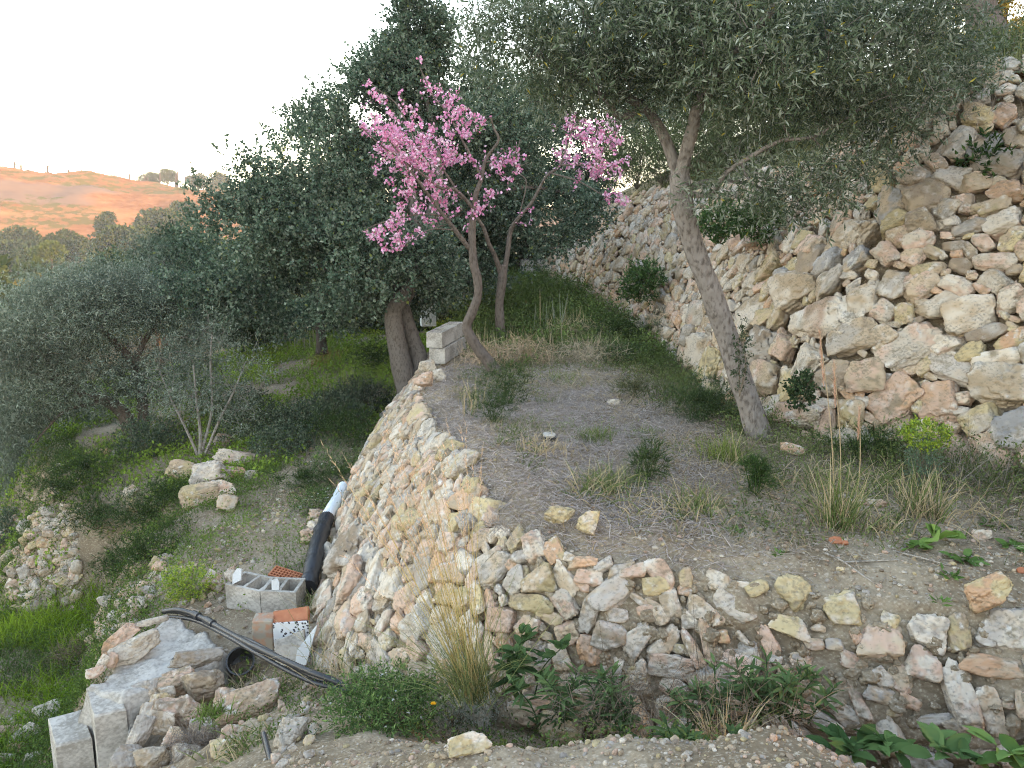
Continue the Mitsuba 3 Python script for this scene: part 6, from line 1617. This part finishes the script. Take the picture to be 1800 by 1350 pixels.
def pebbles(key, label, n, box, dens, lo, hi2, zfn, seed, lift=0.3):
    rng = np.random.default_rng(seed)
    x, y = rng.uniform(box[0], box[1], n * 5), rng.uniform(box[2], box[3], n * 5)
    ok = rng.random(n * 5) < dens(x, y)
    x, y = x[ok][:n], y[ok][:n]
    z = zfn(x, y)
    s = lo * (hi2 / lo) ** (rng.random(len(x)) ** 2.2)
    d, f = ICO[1]
    shapes = [d * (0.75 + 0.5 * meshkit.noise(d * 1.5 + 31 * i)[:, None]) for i in range(12)]
    pick = rng.integers(0, 12, len(x))
    V = np.array(shapes)[pick] * (s[:, None, None] * rng.uniform(0.6, 1.2, (len(x), 1, 3)) * [1, 1, 0.75])
    a = rng.uniform(0, 6.28, len(x))
    R = np.zeros((len(x), 3, 3))
    R[:, 0, 0], R[:, 0, 1], R[:, 1, 0], R[:, 1, 1], R[:, 2, 2] = np.cos(a), -np.sin(a), np.sin(a), np.cos(a), 1
    V = np.einsum('nij,nkj->nki', R, V) + np.stack([x, y, z + s * lift], 1)[:, None]
    cols = np.array([PAL[q] for q in 'WWTTTPYGN'])[rng.integers(0, 9, len(x))] * rng.uniform(0.6, 1.0, (len(x), 1))
    F_ = (f[None] + (np.arange(len(x)) * len(d))[:, None, None]).reshape(-1, 3)
    return tell(put(key, Mesh().add(V.reshape(-1, 3), F_, np.repeat(cols, len(d), 0)), 'stone'), label, 'gravel', kind='stuff')


pebbles('terrace_gravel', 'pale gravel and pebbles on the terrace', 6500, (-0.9, 3.3, 3.2, 9.5), lambda x, y: on_terrace(x, y) * np.clip(0.25 + 0.75 * ss(4.8, 3.6, y) + 0.3 * ss(.5, .6, nz(x, y, 2, 20)), 0, 1), 0.004, 0.017, terrace_lip, 61)
pebbles('ledge_gravel', 'pale gravel on the near ledge at the bottom', 5200, (-1.2, 2.6, 1.8, 3.2), lambda x, y: ss(-0.9, -0.05, low_z(x, y)), 0.003, 0.017, low_z, 62)
pebbles('path_gravel', 'stones and gravel scattered on the lower terrace', 4200, (-4.5, -1.0, 3.6, 10), lambda x, y: 0.2 + 0.8 * ss(0.48, 0.6, nz(x, y, 1.2, 22)), 0.005, 0.032, low_z, 63)


def wall_crumbs():
    """Clods of earth and conglomerate bulging from the bare face of the low wall."""
    rng = np.random.default_rng(64)
    n = 1500
    i, j = rng.integers(0, low.ns, n), rng.integers(1, low.nt, n)
    p, nn = low.P[i, j], low.N[i, j]
    k = rng.random(n) < np.interp(p[:, 0], [-0.6, 0.6, 1.1], [0.25, 0.5, 1.0])
    p, nn = p[k], nn[k]
    n = len(p)
    s = 0.010 * 4.5 ** (rng.random(n) ** 1.5)
    d, f = ICO[3]
    kinds = []
    for q in range(14):
        o = 17.0 * q
        kinds.append(d * (0.55 + 0.9 * meshkit.fbm(d * 1.6 + o, 4) - 0.18 * ss(0.07, 0.0, np.abs(meshkit.fbm(d * 2.3 + o + 5, 3) - 0.5)))[:, None])
    V = np.array(kinds)[rng.integers(0, 14, n)] * (s[:, None, None] * rng.uniform(0.7, 1.35, (n, 1, 3))) + (p - nn * (s * 0.35)[:, None])[:, None]
    F_ = (f[None] + (np.arange(n) * len(d))[:, None, None]).reshape(-1, 3)
    return V.reshape(-1, 3), F_


tell(put('earth_clods', wall_crumbs(), 'earth', smooth=True, parent='stone_wall'), kind='stuff')


# ------------------------------------------------------------------ far away: pines, woods, masts
def far_tree(m, rng, base, h, r, c0, c1, n, trunk=True, flat=0.75, ln=0.5):
    """A round topped pine or oak of leaf clumps about a short trunk."""
    top = base + [0, 0, h]
    if trunk:
        tube(m, [base - [0, 0, 1], base + [0, 0, h * 0.75]], [0.03 * h, 0.012 * h], (0.10, 0.075, 0.06), sides=5)
    nb = 9
    cen = top - [0, 0, r * flat] + unit(rng.normal(size=(nb, 3))) * [r * .62, r * .62, r * flat * .55]
    k = rng.integers(0, nb, n)
    d = unit(rng.normal(size=(n, 3)) + [0, 0, .25])
    p = cen[k] + d * (r * 0.52 * rng.random((n, 1)) ** 0.3) * [1, 1, 0.8]
    leaves(m, rng, p, d + rng.normal(size=(n, 3)) * 0.6, ln * rng.uniform(.6, 1.3, n), ln * 0.75, tint(rng, c0, c1, n), 0.2)


PINE0, PINE1 = (0.05, 0.07, 0.028), (0.12, 0.14, 0.05)


def hill_point(u, v_base, dist):
    """The ground under the pixel's column at the distance."""
    p = at(u, v_base, dist)
    return np.array([p[0], p[1], float(hill_xy(p[0], p[1]))])


PINES = [(180, 372, 215, 42, 24, 'dark round pine before the orange quarry slope'), (276, 365, 205, 60, 46, 'large umbrella pine with a sunlit right side before the quarry'), (322, 352, 225, 40, 24, 'dark tall pine right of the umbrella pine'), (262, 303, 345, 26, 18, 'left pine of the pair on the quarry ridge'),
         (291, 297, 345, 33, 17, 'right taller pine of the pair on the quarry ridge'), (345, 304, 345, 27, 17, 'left pine of the clump at the right end of the ridge'), (378, 305, 345, 30, 24, 'right broad pine of the clump at the right end of the ridge'),
         (212, 312, 350, 16, 10, 'small bush like pine on the ridge left of the pine pair'), (166, 316, 352, 9, 7, 'tiny pine on the middle of the ridge'), (182, 316, 352, 9, 6, 'tiny pine on the ridge right of the other tiny one'),
         (225, 395, 170, 50, 48, 'green wooded crown in the valley under the dark round pine'), (350, 420, 120, 50, 38, 'pale green bushy tree beside the carob crown'), (150, 470, 75, 34, 26, 'light green tree top behind the silvery olive'), (85, 425, 130, 30, 26, 'yellowish tree top in the valley at the left'),
         (20, 487, 85, 44, 34, 'golden sunlit tree at the left edge behind the silvery olive'), (62, 482, 88, 30, 22, 'second tree with sunlight painted golden into its leaves behind the silvery olive'), (300, 470, 70, 40, 30, 'green bushy tree right behind the silvery olive'), (200, 440, 100, 46, 34, 'dull green tree in the valley above the silvery olive'),
         (30, 400, 190, 40, 36, 'grey green wooded crown below the quarry at the left'), (110, 405, 180, 40, 36, 'grey green wooded crown below the quarry, right of the other')]
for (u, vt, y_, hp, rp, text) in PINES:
    rng = rgen()
    top = at(u, vt, y_)
    w = proj(top)[1] / F
    base = np.array([top[0], top[1], min(float(hill_xy(top[0], top[1])), top[2] - hp * w)])
    r = rp * w
    h = max(top[2] - base[2], 1.5 * r)
    base = top - [0, 0, h]
    c0, c1 = ((0.42, 0.28, 0.04), (0.62, 0.44, 0.08)) if 'golden' in text else (PINE0, PINE1)  # golden leaf tone paints in the sunlight on these two trees
    if 'light green' in text or 'pale' in text or 'yellowish' in text:
        c0, c1 = (0.09, 0.12, 0.035), (0.20, 0.23, 0.07)
    k = thing('pine_tree' if 'pine' in text else 'tree', text, 'tree')
    m = Mesh()
    tube(m, catmull([base - [0, 0, 1], base + [0.02 * h, 0, h * .5], base + [0, 0, h * .85]], 8), np.linspace(0.035 * h, 0.012 * h, 8), (0.10, 0.075, 0.06), sides=7)
    put('trunk', m, 'bark', parent=k)
    m = Mesh()
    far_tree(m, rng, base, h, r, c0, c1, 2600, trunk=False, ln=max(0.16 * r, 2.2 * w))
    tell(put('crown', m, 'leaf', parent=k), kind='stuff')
# the woods that fill the valley
rng = rgen()
m = Mesh()
cnt = 0
while cnt < 620:
    q, r = 60 + 205 * rng.random() ** 0.8, rng.uniform(-170, 90)
    if q > 235 and rng.random() < 0.35:
        continue
    x, y = -0.45 * q + 0.893 * r, 0.893 * q + 0.45 * r
    b = np.array([x, y, float(hill_xy(x, y))])
    h = rng.uniform(5.0, 9.5) * (0.8 if q > 235 else 1)
    far_tree(m, rng, b, h, h * rng.uniform(0.38, 0.55), PINE0, PINE1, 330, ln=1.1)
    cnt += 1
tell(put('valley_woods', m, 'leaf'), 'hazy grey green woods filling the valley below the quarry', 'woods', kind='stuff')
m = Mesh()
for _ in range(420):
    q, r = rng.uniform(262, 350), rng.uniform(-260, 140)
    x, y = -0.45 * q + 0.893 * r, 0.893 * q + 0.45 * r
    if meshkit.fbm(np.array([x * 0.02, y * 0.02, 0.0]), 3, 9) < 0.49:
        continue
    b = np.array([x, y, float(hill_xy(x, y)) - 0.3])
    far_tree(m, rng, b, rng.uniform(1.2, 3.2), rng.uniform(0.9, 2.2), (0.08, 0.085, 0.03), (0.16, 0.15, 0.05), 110, trunk=False, ln=0.6)
tell(put('quarry_scrub', m, 'leaf'), 'sparse green scrub on the quarry slopes', 'scrub', kind='stuff')
# masts along the ridge
ORDER = 'first second third fourth fifth sixth seventh eighth ninth tenth eleventh twelfth thirteenth fourteenth fifteenth sixteenth'.split()
for i, (u, vb, vt) in enumerate([(26, 308, 284), (37, 308, 290), (84, 315, 291), (120, 318, 298), (123, 318, 301), (147, 322, 308), (152, 322, 307), (201, 326, 308), (209, 326, 310), (228, 328, 306), (254, 330, 308), (259, 332, 311), (281, 332, 304), (309, 334, 305), (312, 336, 302), (326, 338, 310)]):
    m = Mesh()
    b, t = at(u, vb + 8, 338), at(u, vt, 338)
    tube(m, [b, t], [0.40, 0.30], (0.10, 0.075, 0.06), sides=6)
    tube(m, [t - [0.5, 0, 0.5], t + [0.5, 0, -0.5]], 0.07, (0.16, 0.12, 0.10), sides=4)
    tell(put('ridge_pole', m, 'matte'), f'thin dark pole on the quarry ridge, {ORDER[i]} from the left', 'pole', 'poles along the quarry ridge', 'thing')
for (u, vt, vb, text) in [(37.5, 269, 300, 'pale lattice pylon above the left end of the quarry ridge'), (382, 283, 318, 'pale lattice pylon above the right end of the quarry ridge')]:
    k = thing('pylon', text, 'pylon')
    b, t = at(u, vb, 430), at(u, vt, 430)
    m = Mesh()
    H = t[2] - b[2]
    for s in ((-1, -1), (-1, 1), (1, -1), (1, 1)):
        tube(m, [b + [s[0] * 1.3, s[1] * 1.3, -8], t + [s[0] * 0.3, s[1] * 0.3, 0]], 0.13, (0.55, 0.55, 0.57), sides=4)
    for j in range(8):
        z0, z1, w0 = j / 8, (j + 1) / 8, 1.3 - 1.0 * j / 8
        for s in (-1, 1):
            tube(m, [b + [s * w0, -w0, H * z0], b + [-s * (w0 - .12), -w0 + .12, H * z1]], 0.07, (0.55, 0.55, 0.57), sides=4)
    put('tower', m, 'matte', parent=k)
    m = Mesh()
    for f_ in (0.72, 0.85, 0.97):
        tube(m, [b + [-2.0, 0, H * f_], b + [2.0, 0, H * f_]], 0.13, (0.55, 0.55, 0.57), sides=4)
    tell(put('crossarms', m, 'matte', parent=k), kind='stuff')
hs = thing('hut', 'small orange brown hut at the left picture edge on the ridge', 'hut')
c = at(-2, 301, 336)
put('walls', block(c + [-2.2, -2, -4.0], c + [2.0, 2, 0.6], 0.03), 'quarry_soil', parent=hs)
put('roof', block(c + [-2.5, -2.3, 0.6], c + [2.3, 2.3, 0.9], 0.03), 'brick_clay', parent=hs)
# spoil ridges of the quarry
for i, (u0, v0, u1, v1, h, text) in enumerate([(20, 312, 58, 318, 4.0, 'pale spoil heap at the left end of the quarry ridge'), (255, 342, 330, 350, 3.5, 'row of pale spoil heaps below the ridge pines')]):
    a, b = at(u0, v0 + 6, 330), at(u1, v1 + 6, 330)
    L = np.linalg.norm(b - a)
    U, V = np.meshgrid(np.linspace(-0.1, 1.1, 60), np.linspace(-1, 1, 24), indexing='ij')
    P = a + (b - a) * U[..., None] + np.array([0, 7.0, 0]) * V[..., None]
    prof = np.clip(1 - V ** 2, 0, 1) * np.clip(1 - (2 * U - 1) ** 6, 0, 1) * (0.7 + 0.5 * np.abs(np.sin(U * np.pi * (1 + 2 * i))))
    P[..., 2] += h * prof - 1.5 + (meshkit.fbm(P * 0.4, 3, 3) - 0.5) * 0.8
    tell(put('spoil_heap', grid_mesh(P), 'quarry_soil', smooth=True), text, 'spoil heap', kind='thing')

# ------------------------------------------------------------------ the hazy evening air
scene['air'] = {'type': 'homogeneous', 'albedo': rgb(0.95, 0.95, 0.955), 'sigma_t': 0.0006}
scene['haze'] = {'type': 'cube', 'to_world': T().translate([0, 100, 4]).scale([1000, 1000, 44]), 'bsdf': {'type': 'null'}, 'interior': {'type': 'ref', 'id': 'air'}}
scene['camera']['medium'] = {'type': 'ref', 'id': 'air'}
tell('haze', kind='stuff')
